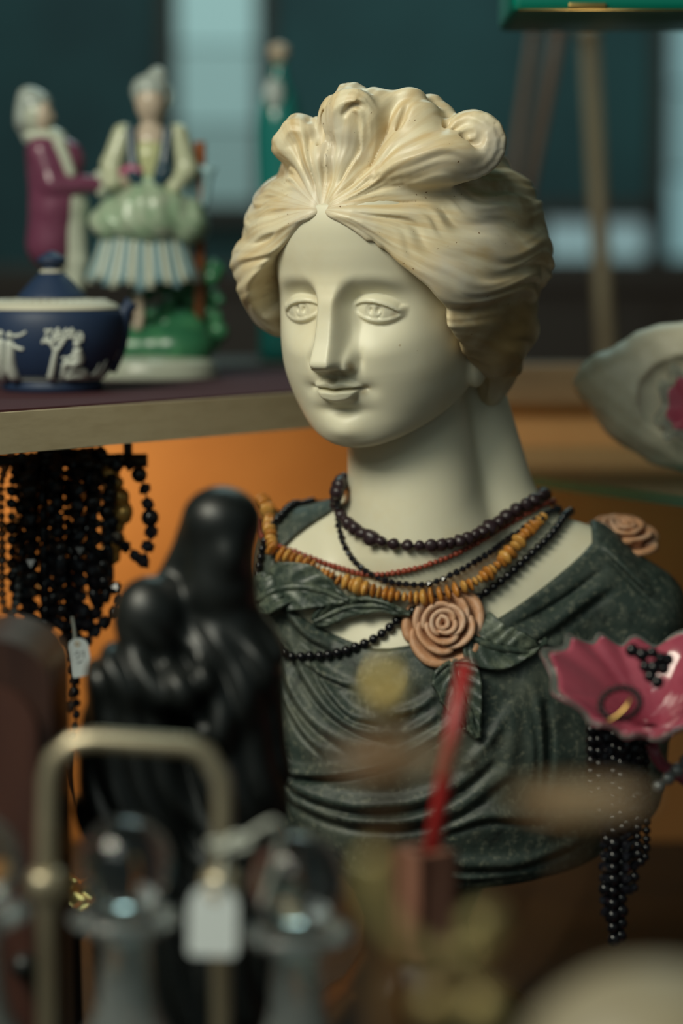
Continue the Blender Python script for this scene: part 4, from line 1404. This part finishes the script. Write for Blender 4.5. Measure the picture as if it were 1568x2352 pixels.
M_BRASSP = mat('pale_worn_brass', (0.50, 0.43, 0.30), 0.36, metal=0.75)
# ------------------------------------------------------------------ wooden cabinet, far left
M_MAHOG = mat('dark_mahogany', (0.048, 0.021, 0.015), 0.35, noise=((0.025, 0.011, 0.009), 12., .4, .65, (6, 6, 1)))
M_MAHOG2 = mat('red_mahogany', (0.070, 0.027, 0.019), 0.4, noise=((0.04, 0.015, 0.011), 12., .4, .65, (6, 6, 1)))
KY = -0.40
KF = Frame(KY)
kx0, kx1, kz1 = KF(-150, 1500)[0], KF(128, 1500)[0], KF(0, 1452)[2]
kc = empty('wooden_cabinet', ((kx0 + kx1) / 2, KY, 0), 'dark mahogany cabinet with arched top cut by the left edge of the picture', 'cabinet')
rad_ = (kx1 - kx0) / 2
outl = [(kx0, 0.0), (kx1, 0.0), (kx1, kz1 - rad_ * .8)] + [((kx0 + kx1) / 2 + rad_ * math.cos(a), kz1 - rad_ * .8 + .8 * rad_ * math.sin(a)) for a in np.linspace(0.15, math.pi - .15, 16)] + [(kx0, kz1 - rad_ * .8)]
sharp(MB().prism(outl, lambda x, y, z: (x, KY + 0.055 - z, y), 0.075).build('case', M_MAHOG, kc, True, True))
inl = [((x - (kx0 + kx1) / 2) * .80 + (kx0 + kx1) / 2, z * .90 + .012) for x, z in outl]
sharp(MB().prism(inl, lambda x, y, z: (x, KY - 0.020 - z, y), 0.006).build('front_panel', M_MAHOG2, kc, True, True))
MB().ball(((kx0 + kx1) / 2 + rad_ * .55, KY - 0.030, kz1 * .55), .006, 14, 10).build('knob', M_BRONZE, kc)
MB().box(((kx0 + kx1) / 2, KY + .0175, 0.012), (kx1 - kx0 + .002, .080, .024), None, .003).build('plinth', M_MAHOG, kc)

# ------------------------------------------------------------------ decanter stand: pale metal handle, cut glass decanters
M_GLASS = mat('clear_glass', (0.90, 0.95, 0.94), 0.02, trans=1.0, ior=1.5)
M_CUT = mat('cut_glass', (0.88, 0.95, 0.94), 0.16, trans=0.92, ior=1.5)
DY = -0.52
DF = Frame(DY)
hst = empty('decanter_stand', (DF(310, 2100)[0], DY, 0), 'low wooden decanter stand with a tall pale metal handle', 'stand')
hp_ = [DF(104, 2560, 0), DF(106, 2010, 0), DF(112, 1790, 0), DF(124, 1745, 0), DF(170, 1706, 0), DF(220, 1700, 0), DF(430, 1714, 0), DF(470, 1730, 0), DF(508, 1790, 0), DF(512, 1850, 0), DF(508, 2010, 0), DF(500, 2560, 0)]
hp_[0][2] = 0.028; hp_[-1][2] = 0.028
MB().tube(hp_, [DF.r(24)] * len(hp_), 16).build('handle', M_BRASSP, hst)
for px in (106, 508):
    q = DF(px, 2030, 0)
    MB().lathe((q[0], DY, q[2] - .006), spline([(0.0, 0), (.006, 0), (.0085, .003), (.0085, .009), (.006, .012), (0, .012)], 16), 20).build('collar', M_BRASSP, hst)
MB().box((DF(310, 2100)[0], DY, 0.014), (0.212, 0.068, 0.028), None, .004).build('tray', M_MAHOG2, hst)

def decanter(px, py, y, label, n=10):
    F_ = Frame(y)
    q = F_(px, py, 0)
    zt = q[2]                                       # centre of the ball stopper
    r = F_.r(112)
    d = empty('glass_decanter', (q[0], y, 0.028), label, 'decanter', 'cut glass decanters in the foreground')
    k = F_.s
    stp = MB()
    stp.ball(q, r, 32, 20)
    st = stp.build('stopper', M_GLASS, d)
    MB().lathe((q[0], y, zt), [(0.0, -r * 1.55), (r * .30, -r * 1.55), (r * .36, -r * 1.1), (r * .42, -r * .98), (r * .3, -r * .9), (0, -r * .9)], 28).build('stopper_peg', M_GLASS, st)
    nz = zt - r * 1.06
    prof = [(0, 0.004), (.024, 0.0), (.028, .004), (.0295, .02), (.0295, .095), (.027, .116), (.020, .130), (.014, .138), (.0115, .147), (.0108, .165)]
    H = nz - 0.028
    sc_ = (H - .012) / .165
    prof = [(a, b * sc_) for a, b in prof] + [(.0118, H - .010), (.0235, H - .003), (.024, H), (.011, H), (.0085, H - .012), (.0085, .16 * sc_), (.011, .138 * sc_), (.023, .112 * sc_), (.0255, .02), (.021, .010), (0, .010)]
    MB().lathe((q[0], y, 0.028), prof, 48, flute=(16, .05, .015, .135 * sc_)).build('body', M_CUT, d)
    MB().lathe((q[0], y, 0.028), [(0, .0105), (.020, .0105), (.025, .0205), (.025, .050), (0, .050)], 32).build('spirit', mat('dark_spirit', (.10, .045, .02), .1), d)
    return d, q
decanter(288, 1985, -0.52, 'round-stoppered glass decanter standing under the metal handle')
decanter(682, 2020, -0.52, 'round-stoppered glass decanter right of the white price tag')
decanter(-62, 1975, -0.52, 'round-stoppered glass decanter cut by the left edge of the picture')
# ---- price tags
M_CARD = mat('white_card', (0.84, 0.90, 0.90), 0.7)
M_STRING = mat('white_string', (0.50, 0.52, 0.46), 0.9)
M_INK = mat('grey_ink', (0.10, 0.11, 0.12), 0.8)
def price_tag(label, cx, top, bot, w, y, tilt, strings, group=None, ink=None):
    F_ = Frame(y)
    e = empty('price_tag', F_(cx, bot), label, 'tag')
    h = bot - top
    ca, sa = math.cos(tilt), math.sin(tilt)
    def fr(x, yy, z):
        X, Y = cx + x * ca - yy * sa, (top + bot) / 2 - (x * sa + yy * ca)
        return F_(X, Y, -z)
    out = [(-w / 2, -h / 2 + w * .08), (-w / 2 + w * .08, -h / 2), (w / 2 - w * .08, -h / 2), (w / 2, -h / 2 + w * .08), (w / 2, h / 2 - w * .36), (w * .40, h / 2 - w * .14), (w * .18, h / 2), (-w * .18, h / 2), (-w * .40, h / 2 - w * .14), (-w / 2, h / 2 - w * .36)]
    card = MB().prism(out, fr, 2.5).build('card', M_CARD, e, False)
    ey = MB()
    ring = [fr(w * .10 * math.cos(a), h * .36 + w * .10 * math.sin(a), 3.2) for a in np.linspace(0, 2 * math.pi, 15)]
    ey.tube(ring, F_.r(w * .028), 6, cap=False).build('eyelet', M_GOLD, card)
    for pts in strings:
        P = [F_(*p) for p in pts]
        MB().tube(spline(np.array(P), 24), F_.r(pts and (8 if w > 80 else 3.2)), 8).build('string', M_STRING, e)
    if ink:
        for pts in ink:
            P = [fr(x, yy, 3.4) for x, yy in pts]
            MB().tube(P, F_.r(1.0), 5).build('ink_mark', M_INK, card)
    return e
price_tag('blank white price tag hanging on string between two decanters', 489, 2034, 2196, 112, -0.545, -0.02,
          [[(505, 2040, -2), (512, 1990, -2), (520, 1935, 0)], [(520, 1935, 0), (480, 1935, -6), (500, 1950, -10), (560, 1925, -6), (632, 1888, 0), (640, 1960, 30), (600, 2095, 40)], [(520, 1935, 0), (540, 1950, -8), (575, 1935, -8), (545, 1920, -6), (520, 1935, 0)]])

# ------------------------------------------------------------------ strands of black beads hung at the left
HY = 0.03
M_STEEL = mat('grey_pearl', (0.22, 0.23, 0.23), 0.22, metal=0.4)
M_COPB = mat('copper_bead', (0.45, 0.24, 0.13), 0.3, metal=0.5)
M_AMBG = mat('gold_resin', (0.62, 0.36, 0.10), 0.22, metal=0.6)
ME_BLK = [unit_nugget('jet_bead', M_FACET, 90 + k, smooth=False, sub=1) for k in range(4)] + [unit_ball('jet_bead', M_JET, 10, 7)]
ME_CYL = [shared_mesh('jet_bead', MB().lathe((0, 0, 0), [(0, -1.5), (.7, -1.4), (.85, -.6), (.85, .6), (.7, 1.4), (0, 1.5)], 10), M_FACET)]
ME_GREY = [unit_ball('grey_bead', M_STEEL, 10, 7)]
ME_COPP = [unit_ball('copper_bead', M_COPB, 10, 7)]
ME_GLD = [unit_nugget('gold_bead', M_AMBG, 120 + k, amp=.3, sub=2) for k in range(3)]
LF = Frame(HY)
# bar on brackets, just under the shelf
bar = empty('necklace_rail', (LF(150, 1060)[0], HY + 0.03, LF(0, 1062)[2]), 'dark metal rail under the cream shelf holding the hung necklaces', 'rail')
b0, b1 = LF(-120, 1066, 100), LF(330, 1060, 100)
b1[2] = b0[2]
MB().tube([b0, b1], .0045, 14).build('rod', M_BRONZE, bar)
for t in (0.12, 0.90):
    q = b0 + (b1 - b0) * t
    MB().tube([q, (q[0], q[1], SH_Z - .0258)], .003, 10).build('hanger', M_BRONZE, bar)

def hung(label, pts, rad, meshes, step, seed, jitter=.15, closed=False, group=None, y=HY, pend=None, squash=None):
    F_ = Frame(y)
    r = random.Random(seed)
    P = np.array([F_(*p) for p in pts])
    D = spline(P, 300, closed)
    L = np.concatenate([[0], np.cumsum(np.linalg.norm(np.diff(D, axis=0), axis=1))])
    e = empty('hanging_necklace', P[0], label, 'necklace', group)
    x, R, pr_ = 0.0, F_.r(rad * 1.12), None
    Q = []
    while x < L[-1] - R * .6:
        p = np.array([np.interp(x, L, D[:, k]) for k in range(3)])
        x2 = min(x + R * .3, L[-1])
        p2 = np.array([np.interp(x2, L, D[:, k]) for k in range(3)])
        q = Vector(p2 - p + 1e-9).to_track_quat('Z', 'Y') @ Matrix.Rotation(r.uniform(0, 6.3), 3, 'Z').to_quaternion()
        s0 = R * r.uniform(1 - jitter, 1 + jitter)
        inst('bead', meshes[r.randrange(len(meshes))], e, p, s0 if squash is None else (s0, s0, s0 * squash), q.to_euler())
        Q.append(p)
        x += R * step * r.uniform(1 - jitter * .3, 1 + jitter * .3) * (squash or 1)
    MB().tube(D[::6], F_.r(2.2), 5).build('cord', M_CORD, e)
    return e
GRP = 'black bead necklaces hung from the rail'
def loop(x0, x1, top, bot, sway=0, d0=92, d1=60):
    """strand over the rail: down in front, round the bottom, up behind"""
    return [(x0, top + 16, d0 + 4), (x0 - 4 + sway * .2, top + 60, d1), ((x0 * 3 + x1) / 4 - 8 + sway * .6, (top + bot) / 2, d1 - 8), (x0 + sway, bot - 40, d1 - 5), ((x0 + x1) / 2 + sway, bot, d1 + 4),
            (x1 + sway, bot - 46, d1 + 20), ((x0 + x1 * 3) / 4 + 8 + sway * .6, (top + bot) / 2, d1 + 30), (x1 + 4 + sway * .2, top + 60, d1 + 50), (x1, top + 16, 108), ((x0 + x1) / 2, top - 14, 100), (x0, top + 16, d0 + 4)]
hung('grey and copper bead strand hanging at the far left', loop(-2, 28, 1068, 1420), 9.5, ME_COPP, 1.9, 1)
hung('loop of grey pearls hanging low at the left edge', [(-20, 1290, 40), (20, 1300, 36), (36, 1350, 34), (28, 1410, 36), (0, 1450, 40), (-40, 1440, 44), (-46, 1340, 44), (-20, 1290, 40)], 9, ME_GREY, 1.95, 2)
hung('black necklace of round beads, second from the left edge on the rail', loop(48, 66, 1066, 1440), 17, ME_BLK, 1.85, 3)
hung('black necklace of long beads hung left of centre on the rail', loop(92, 120, 1062, 1420, 6), 13, ME_CYL, 2.9, 4)
hung('black faceted necklace at the thickest part of the hung beads', loop(116, 150, 1058, 1450, 4, 80, 40), 15, ME_BLK, 1.8, 5)
hung('small-beaded black strand behind the thick hung necklaces', loop(150, 176, 1058, 1470, 0, 84, 70), 11, ME_BLK, 1.85, 6)
hung('black necklace with oval beads hung right of the thick ones', loop(200, 232, 1056, 1395, 8), 15, ME_CYL, 2.8, 7)
hung('black necklace of big round beads in front of the thick bundle', loop(66, 96, 1060, 1480, 2, 70, 34), 18, ME_BLK, 1.7, 51)
hung('black strand of mixed beads left of the small price tag', loop(128, 160, 1054, 1500, 14, 66, 24), 16, ME_BLK + ME_CYL, 2.0, 52)
hung('black strand of heavy beads right of the thick bundle', loop(176, 206, 1056, 1440, 10, 64, 30), 18, ME_BLK, 1.75, 53)
hung('black strand of faceted drops near the gold nuggets', loop(216, 240, 1060, 1350, -10, 70, 40), 16, ME_BLK, 1.75, 54)
hung('black strand hanging close by the copper beads', loop(26, 48, 1072, 1390, 0, 70, 40), 14, ME_BLK, 1.8, 55)
hung('gold resin nugget strand glinting behind the black beads', [(236, 1092, 112), (262, 1130, 112), (268, 1190, 108), (250, 1260, 106), (226, 1320, 104), (212, 1360, 104), (214, 1400, 108)], 22, ME_GLD, 1.5, 8, .3)
hung('large-beaded black necklace at the right end of the rail', [(268, 1062, 96), (300, 1078, 70), (322, 1112, 60), (336, 1170, 56), (342, 1230, 56), (330, 1276, 56), (318, 1302, 58), (296, 1270, 66), (262, 1252, 74), (250, 1200, 80), (244, 1140, 86), (252, 1090, 92), (268, 1062, 96)], 17, ME_BLK, 1.8, 9)
hung('tangled black beads hanging down from the rail to the bronze', [(196, 1070, 60), (206, 1160, 52), (196, 1250, 48), (222, 1330, 46), (262, 1356, 46), (272, 1386, 44), (252, 1424, 44), (214, 1452, 44), (188, 1500, 44), (164, 1580, 44), (150, 1650, 46)], 16, ME_BLK, 1.8, 10, .25)
hn = hung('long black strand ending in a black horn pendant', [(160, 1070, 66), (176, 1200, 60), (168, 1330, 56), (150, 1450, 56), (158, 1560, 52), (170, 1650, 50), (152, 1732, 50)], 13, ME_BLK, 1.85, 12)
MB().tube(spline(np.array([LF(150, 1734, 50), LF(152, 1790, 50), LF(160, 1830, 50), LF(172, 1862, 50)]), 14), np.linspace(LF.r(13), LF.r(3), 14), 12).build('horn_pendant', M_JET, hn)
price_tag('small white price tag tied to the hung black beads', 183, 1466, 1554, 48, HY - .005, 0.16, [[(172, 1478, 0), (170, 1450, 4), (164, 1418, 10)]],
          ink=[[(-10, 8), (-2, 16), (2, 4), (-8, -2)], [(4, 10), (12, 14), (10, -2)], [(-8, -12), (6, -8)]])

# ------------------------------------------------------------------ small gilded tray behind the decanters
gy = -0.25
GF = Frame(gy)
gt = empty('gilded_dish', (GF(150, 2100)[0], gy, 0), 'small gilded dish with crumpled leaf relief behind the left decanter', 'dish')
cx_, cz_ = GF(150, 2075)[0], GF(150, 2075)[2]
MB().lathe((cx_, gy, 0), [(0, 0), (.03, 0), (.032, .006), (.010, .018), (.008, cz_ - .02), (.018, cz_ - .008), (.0, cz_ - .006)], 28).build('foot', M_BRONZE, gt)
G = np.zeros((22, 22, 3))
for i in range(22):
    for j in range(22):
        u_, v_ = i / 21 * 2 - 1, j / 21 * 2 - 1
        G[i, j] = (cx_ + .034 * u_ * math.sqrt(1 - .45 * v_ * v_), gy + .034 * v_ * math.sqrt(1 - .45 * u_ * u_), cz_ + .006 * (u_ * u_ + v_ * v_) + .0035 * math.sin(9 * u_ + 3 * v_) * math.sin(8 * v_ - 2 * u_))
mb = MB(); sheet(mb, G, .0014); mb.build('dish', M_GOLD, gt)
# ------------------------------------------------------------------ pale rock bowl with pink glass, on the glass shelf
M_ROCK = mat('pale_quartz', (0.76, 0.70, 0.53), 0.5, noise=((0.64, 0.57, 0.41), 40., .45, .68), bump=0.3, bump_scale=60, sss=.1, sss_r=(.006,))
M_PINKG = mat('pink_cased_glass', (0.40, 0.085, 0.125), 0.12, noise=((0.30, 0.045, 0.08), 30., .4, .7), coat=.5)
M_CLEAR = mat('clear_glass_edge', (0.80, 0.84, 0.80), 0.04, trans=0.9, ior=1.45)
RY = 0.13
RF_ = Frame(RY)
rk_ = empty('rock_bowl', (RF_(1500, 1080)[0], RY, GL_Z), 'pale rough quartz bowl standing on the glass shelf', 'bowl')
def rocky(P, d):
    x, y, z = P[:, 0], P[:, 1], P[:, 2]
    c = RF_(1590, 910, -84) / RF_.s
    bowl = ell(P, c, (140, 40, 100))
    d = smax(d, -bowl, 10)
    return d - 4 * np.sin(x * .025 + 2 * np.sin(z * .02)) * np.sin(z * .03 + y * .02) - 1.6 * np.sin(x * .08 + z * .05) * np.sin(z * .07 - y * .05)
sculpt('rock', RF_, [('c', (1400, 880, 0), (1420, 880, 0), 74, 78), ('e', 1530, 900, 0, 170, 150, 92), ('e', 1600, 900, 0, 150, 165, 90), ('c', (1470, 960, 0), (1600, 1010, 0), 64, 76), ('c', (1352, 878, -8), (1390, 880, 0), 30, 60), ('c', (1510, 1030, 10), (1640, 1040, 10), 40, 50)], M_ROCK, rk_, 4.5, 26, rocky)

def ruffle(parent, name, c, axis, up, R, depth, lobes, amp, zamp, m, edge_m, fine=14, fine_amp=.06, width=.04, turn=0.0):
    """flaring glass mouth with a crimped rim; the clear edge is a part of its own"""
    axis = Vector(axis).normalized(); up = Vector(up); up = (up - axis * up.dot(axis)).normalized(); rt = up.cross(axis)
    def W(x, y, z): return np.array(c) + np.array(rt) * x + np.array(up) * y + np.array(axis) * z
    nA, nR = 180, 20
    def pt(t, a):
        flare = 0.12 + 0.88 * t ** 1.3
        k = t ** 2
        lo = math.cos(lobes * (a - turn))
        cr = math.cos(fine * a + 1.2 * math.sin(3 * a))
        rr = R * flare * (1 + amp * lo * k + fine_amp * cr * k * t)
        zz = depth * (-(1 - t) ** 1.25) + zamp * lo * k + R * fine_amp * .9 * math.sin(fine * a + 1.2 * math.sin(3 * a) + .8) * k * t
        return W(rr * math.cos(a), rr * math.sin(a), zz)
    def shell(t0, t1, th, nm, mm, par):
        G = np.array([[pt(t0 + (t1 - t0) * i / nR, 2 * math.pi * j / nA) for j in range(nA + 1)] for i in range(nR + 1)])
        mb = MB(); sheet(mb, G, th)
        return mb.build(nm, mm, par)
    b = shell(0.0, 1 - width, 0.0022, name, m, parent)
    shell(1 - width, 1.0, 0.0024, 'clear_rim', edge_m, b)
    return b
pf = empty('pink_glass_flower', RF_(1560, 960, -60), 'small ruffled pink glass flower lying in the quartz bowl', 'glass flower')
ruffle(pf, 'cup', RF_(1572, 920, -108), (-.35, -.88, .30), (0, 0, 1), RF_.r(84), RF_.r(60), 3, .10, RF_.r(8), M_PINKG, M_CLEAR, fine=9, fine_amp=.10, width=.22)

# ------------------------------------------------------------------ ruffled pink vase on the right
VY = -0.245
VF = Frame(VY)
vz = VF(1500, 1560)
va = empty('pink_glass_vase', (vz[0], VY, 0), 'ruffled pink glass trumpet vase with clear crimped rim', 'vase')
cup = ruffle(va, 'trumpet', VF(1488, 1548, 0), (-.12, -.46, .88), (0, 1, 0), VF.r(212), VF.r(175), 2, .13, VF.r(46), M_PINKG, M_CLEAR, fine=13, fine_amp=.055, width=.05, turn=-0.15)
ap = [VF(1500, 1715, 30), VF(1520, 1760, 34), VF(1580, 1800, 40), VF(1640, 1860, 40), VF(1660, 1980, 40), VF(1660, 2300, 40)]
ap.append(np.array([ap[-1][0], ap[-1][1], 0.01]))
MB().tube(spline(np.array(ap), 40), VF.r(15), 12).build('arm', M_PINKG, va)
MB().lathe((ap[-1][0], ap[-1][1], 0), spline([(0, 0), (.05, 0), (.052, .005), (.030, .012), (.010, .026), (0, .028)], 18), 32).build('foot', M_PINKG, va)

# black beads lying in the vase and hanging over its edge
def hang2(label, pts, rad, meshes, seed, y, step=1.85, jit=.12):
    return hung(label, pts, rad, meshes, step, seed, jit, y=y)
rr_ = random.Random(5)
hang2('cluster of small black beads heaped in the fold of the pink vase', [(1450, 1492, -10), (1470, 1500, -22), (1490, 1492, -30), (1510, 1508, -24), (1530, 1506, -12), (1522, 1530, -26), (1500, 1528, -40), (1478, 1522, -30), (1486, 1545, -40), (1505, 1552, -44), (1496, 1570, -52)], 14, ME_JET, 21, VY - .02, 1.7)
for k, (x, top, bot, r_, lab) in enumerate((
        (1362, 1660, 1840, 12, 'left outermost of the black strands hanging below the pink vase'),
        (1388, 1640, 2120, 13, 'long black strand hanging below the pink vase, second from the left'),
        (1416, 1640, 2170, 14, 'longest black strand in the bundle below the pink vase'),
        (1444, 1640, 2060, 13, 'black strand in the bundle below the pink vase, fourth from the left'),
        (1378, 1650, 1900, 14, 'short black strand behind the bundle below the pink vase'),
        (1402, 1640, 1960, 15, 'black strand of heavy beads in the middle below the pink vase'),
        (1432, 1640, 1920, 15, 'shorter black strand right of the middle below the pink vase'),
        (1460, 1640, 1880, 14, 'short black strand near the right of the bundle below the pink vase'),
        (1474, 1650, 1990, 10, 'right outermost of the black strands hanging below the pink vase'))):
    sw = 3 * math.sin(k * 2.1)
    hang2(lab, [(x, top, 40), (x + sw, (top + bot) / 2, 36), (x + 2 * sw, bot - 30, 36), (x + 9 + sw, bot, 40), (x + 18 + sw, bot - 34, 46), (x + 16, (top + bot) / 2, 50), (x + 14, top, 50)], r_, ME_BLK if k % 2 else ME_JET, 30 + k, VY + .02)
hang2('grey bead strand slanting in from the right edge of the picture', [(1640, 1690, 0), (1590, 1735, 0), (1545, 1778, 0), (1505, 1812, 0)], 14, ME_GREY, 41, -0.25)
# bracelet hooked on the rim, catching gold light
br = empty('bead_bracelet', Frame(-.30)(1425, 1650), 'dark bead bracelet with gold plate in front of the pink vase', 'bracelet')
BF2 = Frame(-.30)
nb = 17
for k in range(nb):
    a = 2 * math.pi * k / nb
    inst('bead', ME_JET[0], br, BF2(1424 + 44 * math.cos(a) - 8 * math.sin(a), 1616 - 30 * math.sin(a) - 12 * math.cos(a), 22 * math.sin(a)), BF2.r(9))
MB().tube(spline(np.array([BF2(1392, 1652, -24), BF2(1412, 1640, -30), BF2(1436, 1616, -28), BF2(1446, 1600, -18)]), 12), BF2.r(9), 10, squash=(1, .5)).build('gold_plate', M_GOLD, br)

# ------------------------------------------------------------------ red stick in a square wooden holder
SY = -0.46
SF = Frame(SY)
M_REDW = mat('red_lacquer', (0.36, 0.022, 0.022), 0.35)
M_BOXW = mat('reddish_wood', (0.34, 0.16, 0.11), 0.5, noise=((0.22, 0.09, 0.06), 14., .4, .65, (6, 6, 1)))
hq = SF(974, 1950)
ho = empty('square_holder', (hq[0], SY, 0), 'tall square reddish wooden holder with open top', 'holder')
R45 = Matrix.Rotation(math.radians(38), 3, 'Z')
w_ = SF.r(56)
zt = hq[2]
for k in range(4):
    a = Matrix.Rotation(math.radians(38 + 90 * k), 3, 'Z')
    off_ = a @ Vector((w_ - .0025, 0, 0))
    MB().box((hq[0] + off_.x, SY + off_.y, zt - .0225), (.005, 2 * w_, .045), a, .0006).build('side_panel', M_BOXW, ho, False)
MB().box((hq[0], SY, zt - .046), (w_ * 2, w_ * 2, .006), R45, .0006).build('bottom_panel', M_BOXW, ho, False)
MB().lathe((hq[0], SY, 0), [(0, 0), (.023, 0), (.024, .008), (.016, .02), (.012, .05), (.011, zt - .08), (.018, zt - .052), (0, zt - .049)], 28).build('pedestal', M_MAHOG2, ho)
stk_a = SF(983, 1995, 0); stk_b = SF(1072, 1528, 40)
sk = MB().tube([stk_a, (stk_a + stk_b) / 2, stk_b], [SF.r(21), SF.r(20), SF.r(17)], 14).build('red_stick', M_REDW)
tag(sk, 'slanting red lacquered stick standing in the square wooden holder', 'stick')

# ------------------------------------------------------------------ brass candelabrum close to the glass
M_BRASS = mat('old_brass', (0.30, 0.165, 0.06), 0.42, metal=0.6, noise=((0.15, 0.065, 0.035), 40., .42, .66))
AY = -0.80
AF = Frame(AY)
ca_ = AF(888, 1900)
cd_ = empty('brass_candelabrum', (ca_[0], AY, 0), 'old brass candelabrum with curved arms and drip pans, nearest the window', 'candelabrum')
zf = AF(888, 1590)[2]
MB().lathe((ca_[0], AY, 0), spline([(0, 0), (.050, 0), (.052, .006), (.030, .02), (.010, .04), (.007, .10), (.010, .16), (.006, .22), (.0045, .28), (.0035, zf - .05), (.0028, zf - .012), (.0022, zf - .006), (0, zf - .005)], 60), 28).build('stem', M_BRASS, cd_)
MB().lathe((ca_[0], AY, zf - .007), spline([(0, 0), (.0026, .0008), (.0052, .005), (.0050, .009), (.0028, .0125), (.001, .015), (0, .0155)], 20), 24).build('finial', mat('polished_brass', (0.62, 0.46, 0.14), 0.35, metal=0.6), cd_)
def pan(px, py, w, dy, nm='drip_pan'):
    q = AF(px, py, dy)
    r = AF.r(w)
    p = MB().lathe(q, spline([(0, -.0015), (r * .5, -.002), (r * .9, .0005), (r, .003), (r * .97, .0036), (r * .85, .0016), (r * .4, 0), (0, 0)], 24), 40).build(nm, M_BRASS, cd_)
    return q
p1 = pan(900, 1748, 160, -40)
p2 = pan(1330, 1858, 165, 20)
def arm(pts, r0, r1, m=None):
    MB().tube(spline(np.array([AF(*p) for p in pts]), 34), np.linspace(AF.r(r0), AF.r(r1), 34), 12).build('arm', m or M_BRASS, cd_)
M_BRASS_, M_BRASS = M_BRASS, mat('pale_brass', (0.56, 0.47, 0.20), 0.45, metal=0.45, noise=((0.36, 0.27, 0.11), 30., .42, .66))  # paler copy of the brass; light on arm and bosses put into colour
arm([(866, 1960, 0), (858, 2040, -4), (900, 2130, -8), (985, 2195, -10), (1075, 2190, -10), (1130, 2130, -6), (1120, 2085, -4)], 34, 24)
arm([(880, 2240, 4), (960, 2290, 8), (1080, 2280, 12), (1200, 2200, 16), (1290, 2050, 20), (1330, 1880, 20)], 16, 12, M_BRASS_)
for (px, py, r) in ((1105, 2130, 46), (1110, 2318, 52), (1000, 2310, 44)):
    MB().ball(AF(px, py, -8), AF.r(r), 18, 12, (1, 1, 1.15)).build('boss', M_BRASS, cd_)

# ------------------------------------------------------------------ cream stoneware jar, bottom right corner
JY = -0.84
JF = Frame(JY)
M_JAR = mat('cream_stoneware', (0.23, 0.20, 0.14), 0.5, noise=((0.33, 0.28, 0.18), 18., .4, .7))
jq = JF(1520, 2235)
ja = empty('stoneware_jar', (jq[0], JY, 0), 'cream stoneware jar with domed lid in the bottom right corner', 'jar')
jr = JF.r(370)
zt = jq[2]
MB().lathe((jq[0], JY, 0), spline([(0, 0), (jr * .7, 0), (jr * .95, .06), (jr, .14), (jr * .97, zt - .055), (jr * .93, zt - .042), (jr * .9, zt - .040)], 30), 56).build('body', M_JAR, ja)
MB().lathe((jq[0], JY, 0), spline([(jr * .96, zt - .041), (jr * .96, zt - .034), (jr * .82, zt - .016), (jr * .5, zt - .004), (jr * .18, zt), (0, zt)], 30), 56).build('lid', M_JAR, ja)

# ------------------------------------------------------------------ leaning canes at the back right, green case above
M_CANE = mat('pale_cane', (0.26, 0.22, 0.14), 0.5, noise=((0.18, 0.13, 0.08), 18., .4, .7, (8, 8, 1)))
M_CANE2 = mat('brown_cane', (0.20, 0.125, 0.085), 0.5)
QY = 0.95
QF = Frame(QY)
def cane(label, top, mid, r, m, y):
    F_ = Frame(y)
    a, b = np.array(F_(*top)), np.array(F_(*mid))
    d_ = (b - a) / (a[2] - b[2])
    foot_ = a + d_ * a[2]
    o = empty('walking_cane', foot_, label, 'cane', 'canes leaning at the back of the shop')
    MB().tube([foot_, b, a], [F_.r(r) * .8, F_.r(r), F_.r(r)], 14).build('shaft', m, o)
    MB().ball(a, F_.r(r) * 1.25, 14, 10, (1, 1, .7)).build('knob', m, o)
    MB().tube([foot_, foot_ - d_ * .03], F_.r(r) * .95, 12).build('ferrule', M_BRONZE, o)
cane('thin brown cane leaning left, farthest from the right edge', (1226, 72), (1178, 390), 11, M_CANE2, 0.95)
cane('brown cane leaning between the thin one and the thick pale one', (1284, 66), (1212, 430), 15, M_CANE2, 0.98)
cane('thick pale upright cane, rightmost of the three at the back', (1352, 78), (1386, 700), 22, M_CANE, 1.02)

M_GREENL = mat('green_lacquer', (0.0, 0.165, 0.115), 0.3)
UY = 0.06
UF = Frame(UY)
ux0 = UF(1176, 20)[0]
uz = UF(1300, 26)[2]
gcz = empty('green_lacquer_case', (ux0 + .09, UY + .07, uz), 'green lacquered case with brass clasp at the top right', 'case')
MB().box((ux0 + .09, UY + .07, uz + .035), (.18, .14, .07), None, .006).build('case', M_GREENL, gcz)
q = UF(1348, 18, -4)
MB().box((q[0], UY - .0005, uz + .0035), (UF.r(84), .003, UF.r(12)), None, .0006).build('clasp', M_GOLD, gcz)
MB().tube([(ux0 + .004, UY - .0002, uz + .0008), (ux0 + .176, UY - .0002, uz + .0008)], .0006, 6).build('gilt_line', M_GOLD, gcz)
for dx in (.04, .14):
    MB().tube([(ux0 + dx, UY + .07, uz + .07), (ux0 + dx, UY + .07, 2.19)], .0015, 8).build('hanging_wire', M_BRONZE, gcz)
